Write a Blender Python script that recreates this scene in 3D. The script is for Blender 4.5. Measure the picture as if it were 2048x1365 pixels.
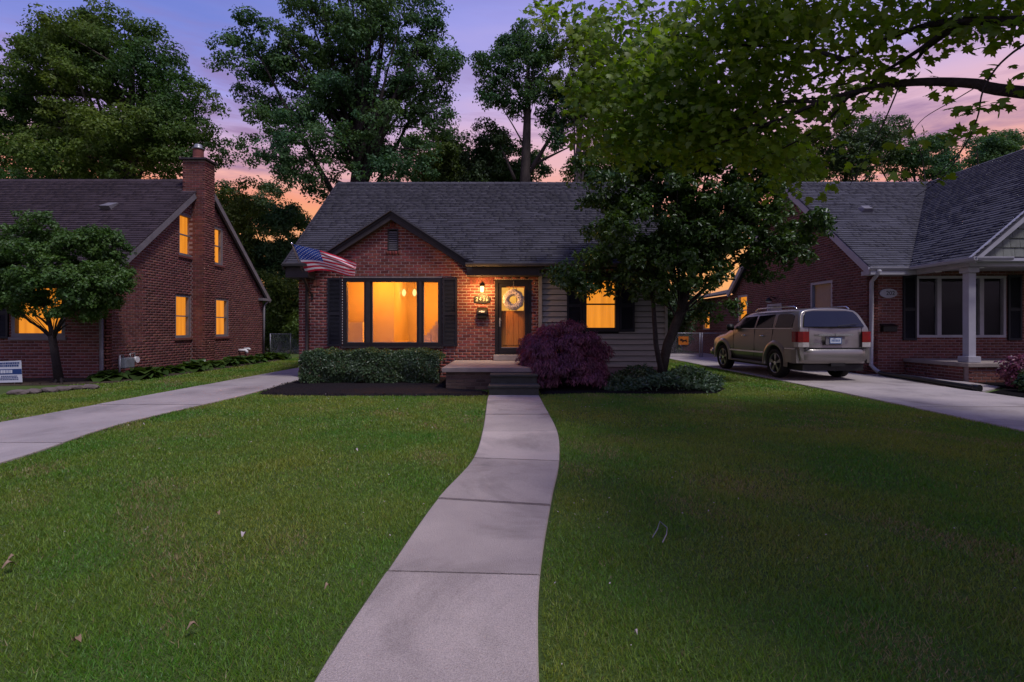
import bpy, bmesh, math, random
import numpy as np
from mathutils import Vector, Matrix

# ------------------------------------------------------------------ camera, sky, sun, exposure
scene = bpy.context.scene
for o in list(bpy.data.objects):
    bpy.data.objects.remove(o)
F = 1020.0            # focal length in pixels of the 2048 px wide photograph
HZ = 655.0            # pixel row of the horizon
CH = 1.4              # camera height in metres
cam_data = bpy.data.cameras.new('camera')
cam = bpy.data.objects.new('camera', cam_data)
scene.collection.objects.link(cam)
scene.camera = cam
cam.location = (0, 0, CH)
cam.rotation_euler = (math.radians(90), 0, 0)
cam_data.sensor_width = 36
cam_data.lens = F / 2048 * 36
cam_data.shift_y = -(682.5 - HZ) / 2048
cam_data.clip_start = 0.05
cam_data.clip_end = 2000

world = bpy.data.worlds.new('World')
scene.world = world
world.use_nodes = True
wn = world.node_tree.nodes; wl = world.node_tree.links
wn.clear()

def s2l(r, g, b):
    def f(c):
        c /= 255.0
        return c / 12.92 if c <= 0.04045 else ((c + 0.055) / 1.055) ** 2.4
    return (f(r), f(g), f(b), 1)

def ramp(nodes, stops, interp='LINEAR'):
    n = nodes.new('ShaderNodeValToRGB')
    cr = n.color_ramp
    cr.interpolation = interp
    while len(cr.elements) < len(stops):
        cr.elements.new(0.5)
    for e, (p, c) in zip(cr.elements, stops):
        e.position = p; e.color = c
    return n

tc = wn.new('ShaderNodeTexCoord')
sep = wn.new('ShaderNodeSeparateXYZ'); wl.new(tc.outputs['Generated'], sep.inputs[0])
# soft cloud wobble so that the colour bands of the dusk sky are not ruled lines
mp = wn.new('ShaderNodeMapping'); mp.inputs['Scale'].default_value = (1.6, 1.6, 9.0)
wl.new(tc.outputs['Generated'], mp.inputs[0])
nz = wn.new('ShaderNodeTexNoise'); nz.inputs['Scale'].default_value = 1.7
nz.inputs['Detail'].default_value = 6; nz.inputs['Roughness'].default_value = 0.55
wl.new(mp.outputs[0], nz.inputs['Vector'])
wob = wn.new('ShaderNodeMath'); wob.operation = 'MULTIPLY_ADD'
wl.new(nz.outputs['Fac'], wob.inputs[0]); wob.inputs[1].default_value = 0.13
wl.new(sep.outputs['Z'], wob.inputs[2])
sh = wn.new('ShaderNodeMath'); sh.operation = 'SUBTRACT'
wl.new(wob.outputs[0], sh.inputs[0]); sh.inputs[1].default_value = 0.065
lf = wn.new('ShaderNodeMapRange'); lf.interpolation_type = 'SMOOTHSTEP'
lf.inputs['From Min'].default_value = 0.05; lf.inputs['From Max'].default_value = -0.70; lf.inputs['To Max'].default_value = 0.22
wl.new(sep.outputs['X'], lf.inputs['Value'])
hf_ = wn.new('ShaderNodeMapRange'); hf_.interpolation_type = 'SMOOTHSTEP'
hf_.inputs['From Min'].default_value = 0.22; hf_.inputs['From Max'].default_value = 0.44
wl.new(sep.outputs['Z'], hf_.inputs['Value'])
lm_ = wn.new('ShaderNodeMath'); lm_.operation = 'MULTIPLY'; wl.new(lf.outputs[0], lm_.inputs[0]); wl.new(hf_.outputs[0], lm_.inputs[1])
el = wn.new('ShaderNodeMath'); el.operation = 'ADD'; wl.new(sh.outputs[0], el.inputs[0]); wl.new(lm_.outputs[0], el.inputs[1])
SKY = ramp(wn, [(0.0, s2l(120, 90, 90)), (0.05, s2l(252, 176, 112)), (0.15, s2l(254, 184, 116)), (0.21, s2l(248, 162, 132)),
                (0.28, s2l(242, 186, 184)), (0.35, s2l(222, 186, 214)), (0.43, s2l(188, 174, 228)),
                (0.52, s2l(160, 160, 232)), (0.64, s2l(118, 134, 214)), (1.0, s2l(98, 110, 188))])
wl.new(el.outputs[0], SKY.inputs[0])
mp2 = wn.new('ShaderNodeMapping'); mp2.inputs['Scale'].default_value = (1.1, 1.1, 8.5)
mp2.inputs['Location'].default_value = (3.1, 0.4, 1.7)
wl.new(tc.outputs['Generated'], mp2.inputs[0])
nz2 = wn.new('ShaderNodeTexNoise'); nz2.inputs['Scale'].default_value = 2.9
nz2.inputs['Detail'].default_value = 8; nz2.inputs['Roughness'].default_value = 0.6
nz2.inputs['Distortion'].default_value = 0.4
wl.new(mp2.outputs[0], nz2.inputs['Vector'])
cm = ramp(wn, [(0.47, (0, 0, 0, 1)), (0.66, (0.85, 0.85, 0.85, 1))])
wl.new(nz2.outputs['Fac'], cm.inputs[0])
band = ramp(wn, [(0.12, (0.2, 0.2, 0.2, 1)), (0.24, (1, 1, 1, 1)), (0.36, (0.9, 0.9, 0.9, 1)), (0.48, (0.15, 0.15, 0.15, 1)), (1, (0.1, 0.1, 0.1, 1))])
wl.new(sep.outputs['Z'], band.inputs[0])
cmul = wn.new('ShaderNodeMath'); cmul.operation = 'MULTIPLY'
wl.new(cm.outputs[0], cmul.inputs[0]); wl.new(band.outputs[0], cmul.inputs[1])
cmix = wn.new('ShaderNodeMixRGB'); cmix.inputs['Color2'].default_value = s2l(150, 118, 160)
# the glow belongs to the sunset side (ahead); the sky behind the camera stays lavender
EAST = ramp(wn, [(0.0, s2l(110, 100, 115)), (0.05, s2l(178, 160, 186)), (0.25, s2l(196, 176, 206)), (0.43, s2l(178, 170, 224)), (0.70, s2l(122, 128, 206)), (1.0, s2l(100, 108, 186))])
wl.new(sh.outputs[0], EAST.inputs[0])
az = wn.new('ShaderNodeMapRange'); az.interpolation_type = 'SMOOTHSTEP'
az.inputs['From Min'].default_value = -0.35; az.inputs['From Max'].default_value = 0.55
wl.new(sep.outputs['Y'], az.inputs['Value'])
glow = wn.new('ShaderNodeMixRGB'); wl.new(az.outputs[0], glow.inputs['Fac'])
wl.new(EAST.outputs[0], glow.inputs['Color1']); wl.new(SKY.outputs[0], glow.inputs['Color2'])
wl.new(cmul.outputs[0], cmix.inputs['Fac']); wl.new(glow.outputs[0], cmix.inputs['Color1'])
bg = wn.new('ShaderNodeBackground'); wl.new(cmix.outputs[0], bg.inputs['Color'])
bg.inputs['Strength'].default_value = 1.0
wo = wn.new('ShaderNodeOutputWorld'); wl.new(bg.outputs[0], wo.inputs[0])

sun_data = bpy.data.lights.new('sun', 'SUN')
sun_data.energy = 2.35
sun_data.angle = math.radians(9)
sun_data.color = (1.0, 0.93, 0.90)
sun = bpy.data.objects.new('sun', sun_data)
scene.collection.objects.link(sun)
SUN_TO = Vector((0.40, -0.42, 1.0)).normalized()       # towards the sun: high, behind the camera, to its right
sun.rotation_euler = SUN_TO.to_track_quat('Z', 'Y').to_euler()

scene.view_settings.view_transform = 'Standard'
scene.view_settings.look = 'None'
scene.view_settings.gamma = 1
scene.view_settings.exposure = 0.0
scene.view_settings.use_curve_mapping = False
scene.cycles.max_bounces = 8
scene.cycles.diffuse_bounces = 3
scene.cycles.transparent_max_bounces = 12
scene.cycles.caustics_reflective = False
scene.cycles.caustics_refractive = False
scene.cycles.sample_clamp_indirect = 6

# ------------------------------------------------------------------ helpers
rng = np.random.default_rng(7)
random.seed(5)
C = scene.collection
Z3 = Vector((0, 0, 1))

def P(px, py, d):
    return Vector(((px - 1024) / F * d, d, CH + (HZ - py) / F * d))
def G(px, py):                       # where a pixel meets the level ground
    d = F * CH / (py - HZ)
    return Vector(((px - 1024) / F * d, d, 0))

def wm(o):
    m = o.matrix_basis.copy()
    if o.parent:
        m = wm(o.parent) @ o.matrix_parent_inverse @ m
    return m
def put(o, parent=None, keep=True):
    C.objects.link(o)
    if parent:
        o.parent = parent
        if keep:
            o.matrix_parent_inverse = wm(parent).inverted()
    return o
def tag(o, label=None, cat=None, group=None, kind=None):
    if label: o['label'] = label
    if cat: o['category'] = cat
    if group: o['group'] = group
    if kind: o['kind'] = kind
    return o
def thing(name, loc, label, cat, group=None):
    o = bpy.data.objects.new(name, None)
    o.empty_display_size = 0.2
    o.location = loc
    C.objects.link(o)
    return tag(o, label, cat, group)

class MB:
    def __init__(s): s.v = []; s.f = []
    def add(s, vs, fs):
        b = len(s.v)
        s.v += [tuple(v) for v in vs]
        s.f += [tuple(b + i for i in f) for f in fs]
        return s
    def box(s, x0, x1, y0, y1, z0, z1):
        return s.add([(x, y, z) for z in (z0, z1) for (x, y) in ((x0, y0), (x1, y0), (x1, y1), (x0, y1))],
                     [(3, 2, 1, 0), (4, 5, 6, 7), (0, 1, 5, 4), (1, 2, 6, 5), (2, 3, 7, 6), (3, 0, 4, 7)])
    def fbox(s, fr, u0, u1, z0, z1, n0, n1, ch=0.0):
        O, U, N = fr
        def w(u, z, n): return O + U * u + Z3 * z + N * n
        vs = [w(u0, z0, n0), w(u1, z0, n0), w(u1, z1, n0), w(u0, z1, n0),
              w(u0 + ch, z0 + ch, n1), w(u1 - ch, z0 + ch, n1), w(u1 - ch, z1 - ch, n1), w(u0 + ch, z1 - ch, n1)]
        return s.add(vs, [(3, 2, 1, 0), (4, 5, 6, 7), (0, 1, 5, 4), (1, 2, 6, 5), (2, 3, 7, 6), (3, 0, 4, 7)])
    def hexa(s, a, b):                # two quads -> six faced solid
        return s.add(list(a) + list(b), [(3, 2, 1, 0), (4, 5, 6, 7), (0, 1, 5, 4), (1, 2, 6, 5), (2, 3, 7, 6), (3, 0, 4, 7)])
    def beam(s, a, b, w, h, up=Z3):
        a = Vector(a); b = Vector(b)
        t = (b - a).normalized()
        x = t.cross(up).normalized(); y = x.cross(t)
        q = lambda c: [c + x * (-w / 2) + y * (-h / 2), c + x * (w / 2) + y * (-h / 2), c + x * (w / 2) + y * (h / 2), c + x * (-w / 2) + y * (h / 2)]
        return s.hexa(q(a), q(b))
    def tube(s, pts, r, n=8, cap=True):
        pts = [Vector(p) for p in pts]
        rs = r if isinstance(r, (list, tuple)) else [r] * len(pts)
        base = len(s.v); ref = Vector((0.13, 0.31, 0.94))
        for i, p in enumerate(pts):
            t = (pts[min(i + 1, len(pts) - 1)] - pts[max(i - 1, 0)])
            t = t.normalized() if t.length > 1e-9 else Z3
            if abs(t.dot(ref)) > 0.95: ref = Vector((0.9, 0.3, 0.1))
            x = t.cross(ref).normalized(); y = x.cross(t)
            for k in range(n):
                a = 2 * math.pi * k / n
                s.v.append(tuple(p + x * (rs[i] * math.cos(a)) + y * (rs[i] * math.sin(a))))
        for i in range(len(pts) - 1):
            for k in range(n):
                a = base + i * n + k; b = base + i * n + (k + 1) % n
                s.f.append((a, b, b + n, a + n))
        if cap:
            s.f.append(tuple(base + k for k in range(n))[::-1])
            s.f.append(tuple(base + (len(pts) - 1) * n + k for k in range(n)))
        return s
    def lathe(s, axis_o, prof, n=16):  # profile of (radius, height) about a vertical axis
        o = Vector(axis_o); base = len(s.v)
        for (r, h) in prof:
            for k in range(n):
                a = 2 * math.pi * k / n
                s.v.append((o.x + r * math.cos(a), o.y + r * math.sin(a), o.z + h))
        for i in range(len(prof) - 1):
            for k in range(n):
                a = base + i * n + k; b = base + i * n + (k + 1) % n
                s.f.append((a, b, b + n, a + n))
        return s
    def poly(s, pts, off):            # polygon extruded by a vector
        off = Vector(off); n = len(pts)
        vs = [Vector(p) for p in pts] + [Vector(p) + off for p in pts]
        return s.add(vs, [tuple(range(n))[::-1], tuple(range(n, 2 * n))] + [(i, (i + 1) % n, n + (i + 1) % n, n + i) for i in range(n)])
    def mesh(s, name, smooth=False):
        m = bpy.data.meshes.new(name)
        m.from_pydata(s.v, [], s.f)
        if smooth:
            m.polygons.foreach_set('use_smooth', [True] * len(m.polygons))
        m.update()
        return m
    def build(s, name, mat, parent=None, smooth=False, bevel=0, kind=None):
        m = s.mesh(name, smooth)
        if bevel:
            bm = bmesh.new(); bm.from_mesh(m)
            bmesh.ops.bevel(bm, geom=[e for e in bm.edges], offset=bevel, segments=2, profile=0.6, affect='EDGES', clamp_overlap=True)
            bm.to_mesh(m); bm.free()
        m.materials.append(mat)
        o = bpy.data.objects.new(name, m)
        put(o, parent)
        if kind: o['kind'] = kind
        return o

def fast(name, V, Fc, mat, parent=None, kind=None, smooth=False):
    V = np.asarray(V, np.float32).reshape(-1, 3); Fc = np.asarray(Fc, np.int32)
    k = Fc.shape[1]
    m = bpy.data.meshes.new(name)
    m.vertices.add(len(V)); m.vertices.foreach_set('co', V.ravel())
    m.loops.add(Fc.size); m.loops.foreach_set('vertex_index', Fc.ravel())
    m.polygons.add(len(Fc)); m.polygons.foreach_set('loop_start', np.arange(0, Fc.size, k, dtype=np.int32))
    m.update(calc_edges=True)
    if smooth: m.polygons.foreach_set('use_smooth', np.ones(len(Fc), bool))
    m.materials.append(mat)
    o = bpy.data.objects.new(name, m)
    put(o, parent)
    if kind: o['kind'] = kind
    return o

# ------------------------------------------------------------------ materials
def mk(name, col, rough=0.85, col2=None, nscale=3.0, namt=0.25, per=0.0, bump=0.0, bscale=40.0, metal=0.0, spec=0.3,
       stretch=None, fine=0.0, coat=0.0, hue=0.0, stain=0.0):
    m = bpy.data.materials.new(name); m.use_nodes = True
    n = m.node_tree.nodes; l = m.node_tree.links
    bs = n['Principled BSDF']
    bs.inputs['Roughness'].default_value = rough
    bs.inputs['Metallic'].default_value = metal
    bs.inputs['Specular IOR Level'].default_value = spec
    bs.inputs['Coat Weight'].default_value = coat
    geo = n.new('ShaderNodeNewGeometry')
    vec = geo.outputs['Position']
    if stretch:
        mpn = n.new('ShaderNodeMapping'); mpn.inputs['Scale'].default_value = stretch
        l.new(vec, mpn.inputs[0]); vec = mpn.outputs[0]
    c2 = col2 if col2 else tuple(c * (1 - namt) for c in col)
    nt = n.new('ShaderNodeTexNoise'); nt.inputs['Scale'].default_value = nscale
    nt.inputs['Detail'].default_value = 5; nt.inputs['Roughness'].default_value = 0.6
    l.new(vec, nt.inputs['Vector'])
    rp = ramp(n, [(0.32, (*col, 1)), (0.68, (*c2, 1))])
    l.new(nt.outputs['Fac'], rp.inputs[0])
    out = rp.outputs[0]
    if per or hue:
        oi = n.new('ShaderNodeObjectInfo')
        ad = n.new('ShaderNodeMath'); ad.operation = 'ADD'
        l.new(oi.outputs['Random'], ad.inputs[0]); l.new(geo.outputs['Random Per Island'], ad.inputs[1])
        fr = n.new('ShaderNodeMath'); fr.operation = 'FRACT'; l.new(ad.outputs[0], fr.inputs[0])
        hs = n.new('ShaderNodeHueSaturation')
        mr = n.new('ShaderNodeMapRange'); mr.inputs['To Min'].default_value = 1 - per; mr.inputs['To Max'].default_value = 1 + per
        l.new(fr.outputs[0], mr.inputs['Value']); l.new(mr.outputs[0], hs.inputs['Value'])
        if hue:
            m7 = n.new('ShaderNodeMath'); m7.operation = 'MULTIPLY'; m7.inputs[1].default_value = 7.31; l.new(fr.outputs[0], m7.inputs[0])
            f7 = n.new('ShaderNodeMath'); f7.operation = 'FRACT'; l.new(m7.outputs[0], f7.inputs[0])
            mh = n.new('ShaderNodeMapRange'); mh.inputs['To Min'].default_value = 0.5 - hue; mh.inputs['To Max'].default_value = 0.5 + hue
            l.new(f7.outputs[0], mh.inputs['Value']); l.new(mh.outputs[0], hs.inputs['Hue'])
        l.new(out, hs.inputs['Color']); out = hs.outputs[0]
    if fine:
        fn = n.new('ShaderNodeTexNoise'); fn.inputs['Scale'].default_value = bscale; fn.inputs['Detail'].default_value = 3
        l.new(vec, fn.inputs['Vector'])
        fm = n.new('ShaderNodeMapRange'); fm.inputs['From Min'].default_value = 0.3; fm.inputs['From Max'].default_value = 0.7
        fm.inputs['To Min'].default_value = 1 - fine; fm.inputs['To Max'].default_value = 1 + fine
        l.new(fn.outputs['Fac'], fm.inputs['Value'])
        hv = n.new('ShaderNodeHueSaturation'); l.new(fm.outputs[0], hv.inputs['Value']); l.new(out, hv.inputs['Color']); out = hv.outputs[0]
    if stain:
        sn = n.new('ShaderNodeTexNoise'); sn.inputs['Scale'].default_value = 0.75; sn.inputs['Detail'].default_value = 7; sn.inputs['Roughness'].default_value = 0.65
        sn.inputs['Distortion'].default_value = 0.6
        l.new(vec, sn.inputs['Vector'])
        sm_ = n.new('ShaderNodeMapRange'); sm_.inputs['From Min'].default_value = 0.50; sm_.inputs['From Max'].default_value = 0.72
        sm_.inputs['To Min'].default_value = 1.0; sm_.inputs['To Max'].default_value = 1 - stain
        l.new(sn.outputs['Fac'], sm_.inputs['Value'])
        sv = n.new('ShaderNodeHueSaturation'); l.new(sm_.outputs[0], sv.inputs['Value']); l.new(out, sv.inputs['Color']); out = sv.outputs[0]
    l.new(out, bs.inputs['Base Color'])
    if bump:
        bn = n.new('ShaderNodeTexNoise'); bn.inputs['Scale'].default_value = bscale; bn.inputs['Detail'].default_value = 4
        l.new(vec, bn.inputs['Vector'])
        bp = n.new('ShaderNodeBump'); bp.inputs['Strength'].default_value = bump; bp.inputs['Distance'].default_value = 0.02
        l.new(bn.outputs['Fac'], bp.inputs['Height']); l.new(bp.outputs[0], bs.inputs['Normal'])
    return m

def leafmat(name, col, col2, trans=0.35, per=0.35, nscale=0.6, tcol=None, gloss=0.06, rough=0.45, hue=0.012):
    m = bpy.data.materials.new(name); m.use_nodes = True
    n = m.node_tree.nodes; l = m.node_tree.links
    n.clear()
    geo = n.new('ShaderNodeNewGeometry')
    nt = n.new('ShaderNodeTexNoise'); nt.inputs['Scale'].default_value = nscale; nt.inputs['Detail'].default_value = 3
    l.new(geo.outputs['Position'], nt.inputs['Vector'])
    rp = ramp(n, [(0.35, (*col, 1)), (0.65, (*col2, 1))]); l.new(nt.outputs['Fac'], rp.inputs[0])
    oi = n.new('ShaderNodeObjectInfo')
    ad = n.new('ShaderNodeMath'); ad.operation = 'ADD'
    l.new(oi.outputs['Random'], ad.inputs[0]); l.new(geo.outputs['Random Per Island'], ad.inputs[1])
    fr = n.new('ShaderNodeMath'); fr.operation = 'FRACT'; l.new(ad.outputs[0], fr.inputs[0])
    mr = n.new('ShaderNodeMapRange'); mr.inputs['To Min'].default_value = 1 - per; mr.inputs['To Max'].default_value = 1 + per
    l.new(fr.outputs[0], mr.inputs['Value'])
    m7 = n.new('ShaderNodeMath'); m7.operation = 'MULTIPLY'; m7.inputs[1].default_value = 5.77; l.new(fr.outputs[0], m7.inputs[0])
    f7 = n.new('ShaderNodeMath'); f7.operation = 'FRACT'; l.new(m7.outputs[0], f7.inputs[0])
    mh = n.new('ShaderNodeMapRange'); mh.inputs['To Min'].default_value = 0.5 - hue; mh.inputs['To Max'].default_value = 0.5 + hue
    l.new(f7.outputs[0], mh.inputs['Value'])
    hs = n.new('ShaderNodeHueSaturation'); l.new(mr.outputs[0], hs.inputs['Value']); l.new(mh.outputs[0], hs.inputs['Hue']); l.new(rp.outputs[0], hs.inputs['Color'])
    df = n.new('ShaderNodeBsdfDiffuse'); l.new(hs.outputs[0], df.inputs['Color'])
    tr = n.new('ShaderNodeBsdfTranslucent')
    tm = n.new('ShaderNodeMixRGB'); tm.blend_type = 'MULTIPLY'; tm.inputs['Fac'].default_value = 1.0
    tm.inputs['Color2'].default_value = (*(tcol or (1.5, 1.5, 0.6)), 1)
    l.new(hs.outputs[0], tm.inputs['Color1']); l.new(tm.outputs[0], tr.inputs['Color'])
    mx = n.new('ShaderNodeMixShader'); mx.inputs[0].default_value = trans
    l.new(df.outputs[0], mx.inputs[1]); l.new(tr.outputs[0], mx.inputs[2])
    gl = n.new('ShaderNodeBsdfGlossy'); gl.inputs['Roughness'].default_value = rough; gl.inputs['Color'].default_value = (0.8, 0.85, 0.9, 1)
    m2 = n.new('ShaderNodeMixShader'); m2.inputs[0].default_value = gloss
    l.new(mx.outputs[0], m2.inputs[1]); l.new(gl.outputs[0], m2.inputs[2])
    o = n.new('ShaderNodeOutputMaterial'); l.new(m2.outputs[0], o.inputs[0])
    return m

def emis(name, col, strength=1.0, var=0.12, nscale=1.5, stretch=None):
    m = bpy.data.materials.new(name); m.use_nodes = True
    n = m.node_tree.nodes; l = m.node_tree.links
    n.clear()
    geo = n.new('ShaderNodeNewGeometry'); vec = geo.outputs['Position']
    if stretch:
        mpn = n.new('ShaderNodeMapping'); mpn.inputs['Scale'].default_value = stretch
        l.new(vec, mpn.inputs[0]); vec = mpn.outputs[0]
    nt = n.new('ShaderNodeTexNoise'); nt.inputs['Scale'].default_value = nscale; nt.inputs['Detail'].default_value = 4
    l.new(vec, nt.inputs['Vector'])
    rp = ramp(n, [(0.35, (*[c * (1 - var) for c in col], 1)), (0.65, (*[min(1, c * (1 + var)) for c in col], 1))])
    l.new(nt.outputs['Fac'], rp.inputs[0])
    e = n.new('ShaderNodeEmission'); e.inputs['Strength'].default_value = strength; l.new(rp.outputs[0], e.inputs['Color'])
    o = n.new('ShaderNodeOutputMaterial'); l.new(e.outputs[0], o.inputs[0])
    return m

def glassmat(name, tint=(0.97, 0.97, 0.97), ior=1.20):
    m = bpy.data.materials.new(name); m.use_nodes = True
    n = m.node_tree.nodes; l = m.node_tree.links
    n.clear()
    fr = n.new('ShaderNodeFresnel')
    gg = n.new('ShaderNodeNewGeometry'); mi = n.new('ShaderNodeMapRange')
    mi.inputs['To Min'].default_value = ior; mi.inputs['To Max'].default_value = 1 / ior
    l.new(gg.outputs['Backfacing'], mi.inputs['Value']); l.new(mi.outputs[0], fr.inputs['IOR'])
    t = n.new('ShaderNodeBsdfTransparent'); t.inputs['Color'].default_value = (*tint, 1)
    g = n.new('ShaderNodeBsdfGlossy'); g.inputs['Roughness'].default_value = 0.03
    mx = n.new('ShaderNodeMixShader')
    l.new(fr.outputs[0], mx.inputs[0]); l.new(t.outputs[0], mx.inputs[1]); l.new(g.outputs[0], mx.inputs[2])
    o = n.new('ShaderNodeOutputMaterial'); l.new(mx.outputs[0], o.inputs[0])
    return m

M = {}
M['brick'] = mk('red brick', (0.185, 0.052, 0.042), 0.9, (0.125, 0.038, 0.034), nscale=9, per=0.36, hue=0.012, bump=0.4, bscale=90, fine=0.15)
M['brick_side'] = mk('red brown brick', (0.175, 0.062, 0.050), 0.9, (0.128, 0.047, 0.041), nscale=7, per=0.30, hue=0.012, bump=0.25, bscale=90, fine=0.12)
M['brick_tan'] = mk('weathered brick', (0.125, 0.085, 0.068), 0.95, (0.08, 0.055, 0.046), nscale=6, per=0.25, hue=0.01, bump=0.5, bscale=80)
M['mortar'] = mk('mortar', (0.37, 0.29, 0.27), 0.95, (0.28, 0.215, 0.20), nscale=14, bump=0.3, bscale=120)
M['mortar_side'] = mk('dusty mortar', (0.30, 0.225, 0.225), 0.95, (0.24, 0.175, 0.18), nscale=14, bump=0.3, bscale=120)
M['shingle'] = mk('charcoal shingle', (0.066, 0.064, 0.079), 0.85, (0.048, 0.047, 0.058), nscale=1.3, per=0.22, bump=0.5, bscale=220, fine=0.18, spec=0.3)
M['shingle_brown'] = mk('brown shingle', (0.056, 0.041, 0.050), 0.88, (0.042, 0.031, 0.038), nscale=1.1, per=0.2, bump=0.5, bscale=200, fine=0.18, spec=0.2)
M['shingle_grey'] = mk('grey shingle', (0.080, 0.080, 0.100), 0.85, (0.058, 0.058, 0.074), nscale=1.0, per=0.2, bump=0.5, bscale=200, fine=0.18, spec=0.3)
M['trim_dark'] = mk('dark brown trim', (0.036, 0.030, 0.031), 0.6, (0.025, 0.021, 0.023), nscale=6, bump=0.1, bscale=60, spec=0.3)
M['trim_black'] = mk('near black window frame', (0.013, 0.012, 0.015), 0.45, (0.010, 0.009, 0.012), nscale=6, spec=0.3)
M['shutter'] = mk('navy black shutter', (0.011, 0.012, 0.021), 0.55, (0.008, 0.009, 0.015), nscale=5, bump=0.15, bscale=90, spec=0.3)
M['trim_grey'] = mk('grey painted trim', (0.19, 0.18, 0.20), 0.6, (0.14, 0.135, 0.15), nscale=4, bump=0.1, bscale=50)
M['trim_white'] = mk('white painted trim', (0.40, 0.40, 0.45), 0.5, (0.33, 0.33, 0.37), nscale=3, bump=0.05, bscale=40)
M['siding'] = mk('sage grey vinyl siding', (0.30, 0.295, 0.27), 0.6, (0.24, 0.235, 0.215), nscale=2.5, per=0.06, bump=0.12, bscale=60, stretch=(1, 1, 6))
M['gutter'] = mk('gutter metal', (0.09, 0.085, 0.09), 0.4, (0.06, 0.058, 0.064), nscale=3, spec=0.5)
M['concrete'] = mk('walk concrete', (0.50, 0.43, 0.395), 0.92, (0.39, 0.335, 0.315), nscale=1.3, bump=0.7, bscale=170, fine=0.26, per=0.13, stain=0.55)
M['drive'] = mk('driveway concrete', (0.44, 0.39, 0.375), 0.92, (0.33, 0.295, 0.29), nscale=0.9, bump=0.5, bscale=110, fine=0.16, per=0.10, stain=0.40)
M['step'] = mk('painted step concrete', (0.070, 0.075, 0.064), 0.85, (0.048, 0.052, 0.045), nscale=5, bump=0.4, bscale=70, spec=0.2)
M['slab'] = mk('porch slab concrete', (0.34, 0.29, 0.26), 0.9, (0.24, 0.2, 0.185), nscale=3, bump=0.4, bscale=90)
M['mulch'] = mk('black mulch', (0.015, 0.012, 0.014), 0.95, (0.008, 0.007, 0.008), nscale=18, bump=1.0, bscale=45, fine=0.4, per=0.5, spec=0.08)
M['soil'] = mk('lawn soil and thatch', (0.075, 0.125, 0.024), 0.95, (0.055, 0.088, 0.018), nscale=1.1, bump=1.0, bscale=60, fine=0.35)
M['bark'] = mk('grey brown bark', (0.085, 0.07, 0.062), 0.95, (0.045, 0.037, 0.034), nscale=6, bump=1.0, bscale=26, stretch=(1, 1, 0.25), fine=0.25)
M['bark_dark'] = mk('dark bark', (0.040, 0.033, 0.032), 0.95, (0.022, 0.018, 0.019), nscale=7, bump=1.0, bscale=30, fine=0.25)
M['bark_pale'] = mk('pale bark', (0.16, 0.14, 0.13), 0.95, (0.09, 0.08, 0.075), nscale=6, bump=0.8, bscale=24, fine=0.2)
M['wood'] = mk('stained oak door', (0.72, 0.28, 0.06), 0.5, (0.54, 0.19, 0.04), nscale=5, stretch=(8, 8, 0.5), bump=0.15, bscale=30, spec=0.3)
M['metal_dark'] = mk('black iron', (0.02, 0.018, 0.018), 0.4, (0.013, 0.012, 0.012), nscale=10, metal=0.4, spec=0.5)
M['chrome'] = mk('chrome', (0.75, 0.75, 0.78), 0.15, (0.65, 0.65, 0.7), nscale=3, metal=1.0)
M['galv'] = mk('galvanised steel', (0.36, 0.37, 0.40), 0.45, (0.27, 0.28, 0.31), nscale=8, metal=0.5)
M['white'] = mk('white plastic', (0.75, 0.75, 0.77), 0.5, (0.66, 0.66, 0.7), nscale=5)
M['glass'] = glassmat('window glass')
M['lit'] = emis('lit window blind', (0.93, 0.295, 0.026), 1.0, 0.16, 1.6, (5, 5, 0.35))
M['lit_soft'] = emis('lit door curtain', (0.95, 0.42, 0.07), 1.0, 0.18, 3.0)
M['bulb'] = emis('lamp glow', (1.0, 0.62, 0.18), 5.0, 0.05, 4)
M['bulb_room'] = emis('pendant glow', (1.0, 0.72, 0.25), 1.6, 0.05, 4)
M['room'] = mk('cream room wall', (0.68, 0.60, 0.50), 0.9, (0.6, 0.52, 0.43), nscale=1.2)
M['room_light'] = mk('white drape', (0.85, 0.82, 0.76), 0.9, (0.78, 0.74, 0.68), nscale=4)
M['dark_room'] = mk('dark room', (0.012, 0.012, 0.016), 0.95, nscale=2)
M['black_pipe'] = mk('black plastic pipe', (0.012, 0.012, 0.013), 0.4, nscale=5, spec=0.5)
M['cool_backing'] = mk('added blue grey backing', (0.13, 0.17, 0.23), 0.9, (0.10, 0.13, 0.18), nscale=3)  # sheet added to outweigh the warm sky reflection in the side window

# ------------------------------------------------------------------ ground, walk, driveways, beds
DZ = 0.028
g = MB().add([(-150, -60, 0), (150, -60, 0), (150, 240, 0), (-150, 240, 0)], [(0, 1, 2, 3)])
tag(g.build('ground', M['soil']), 'flat lawn soil under the grass of the front yards', 'ground', kind='structure')

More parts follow.
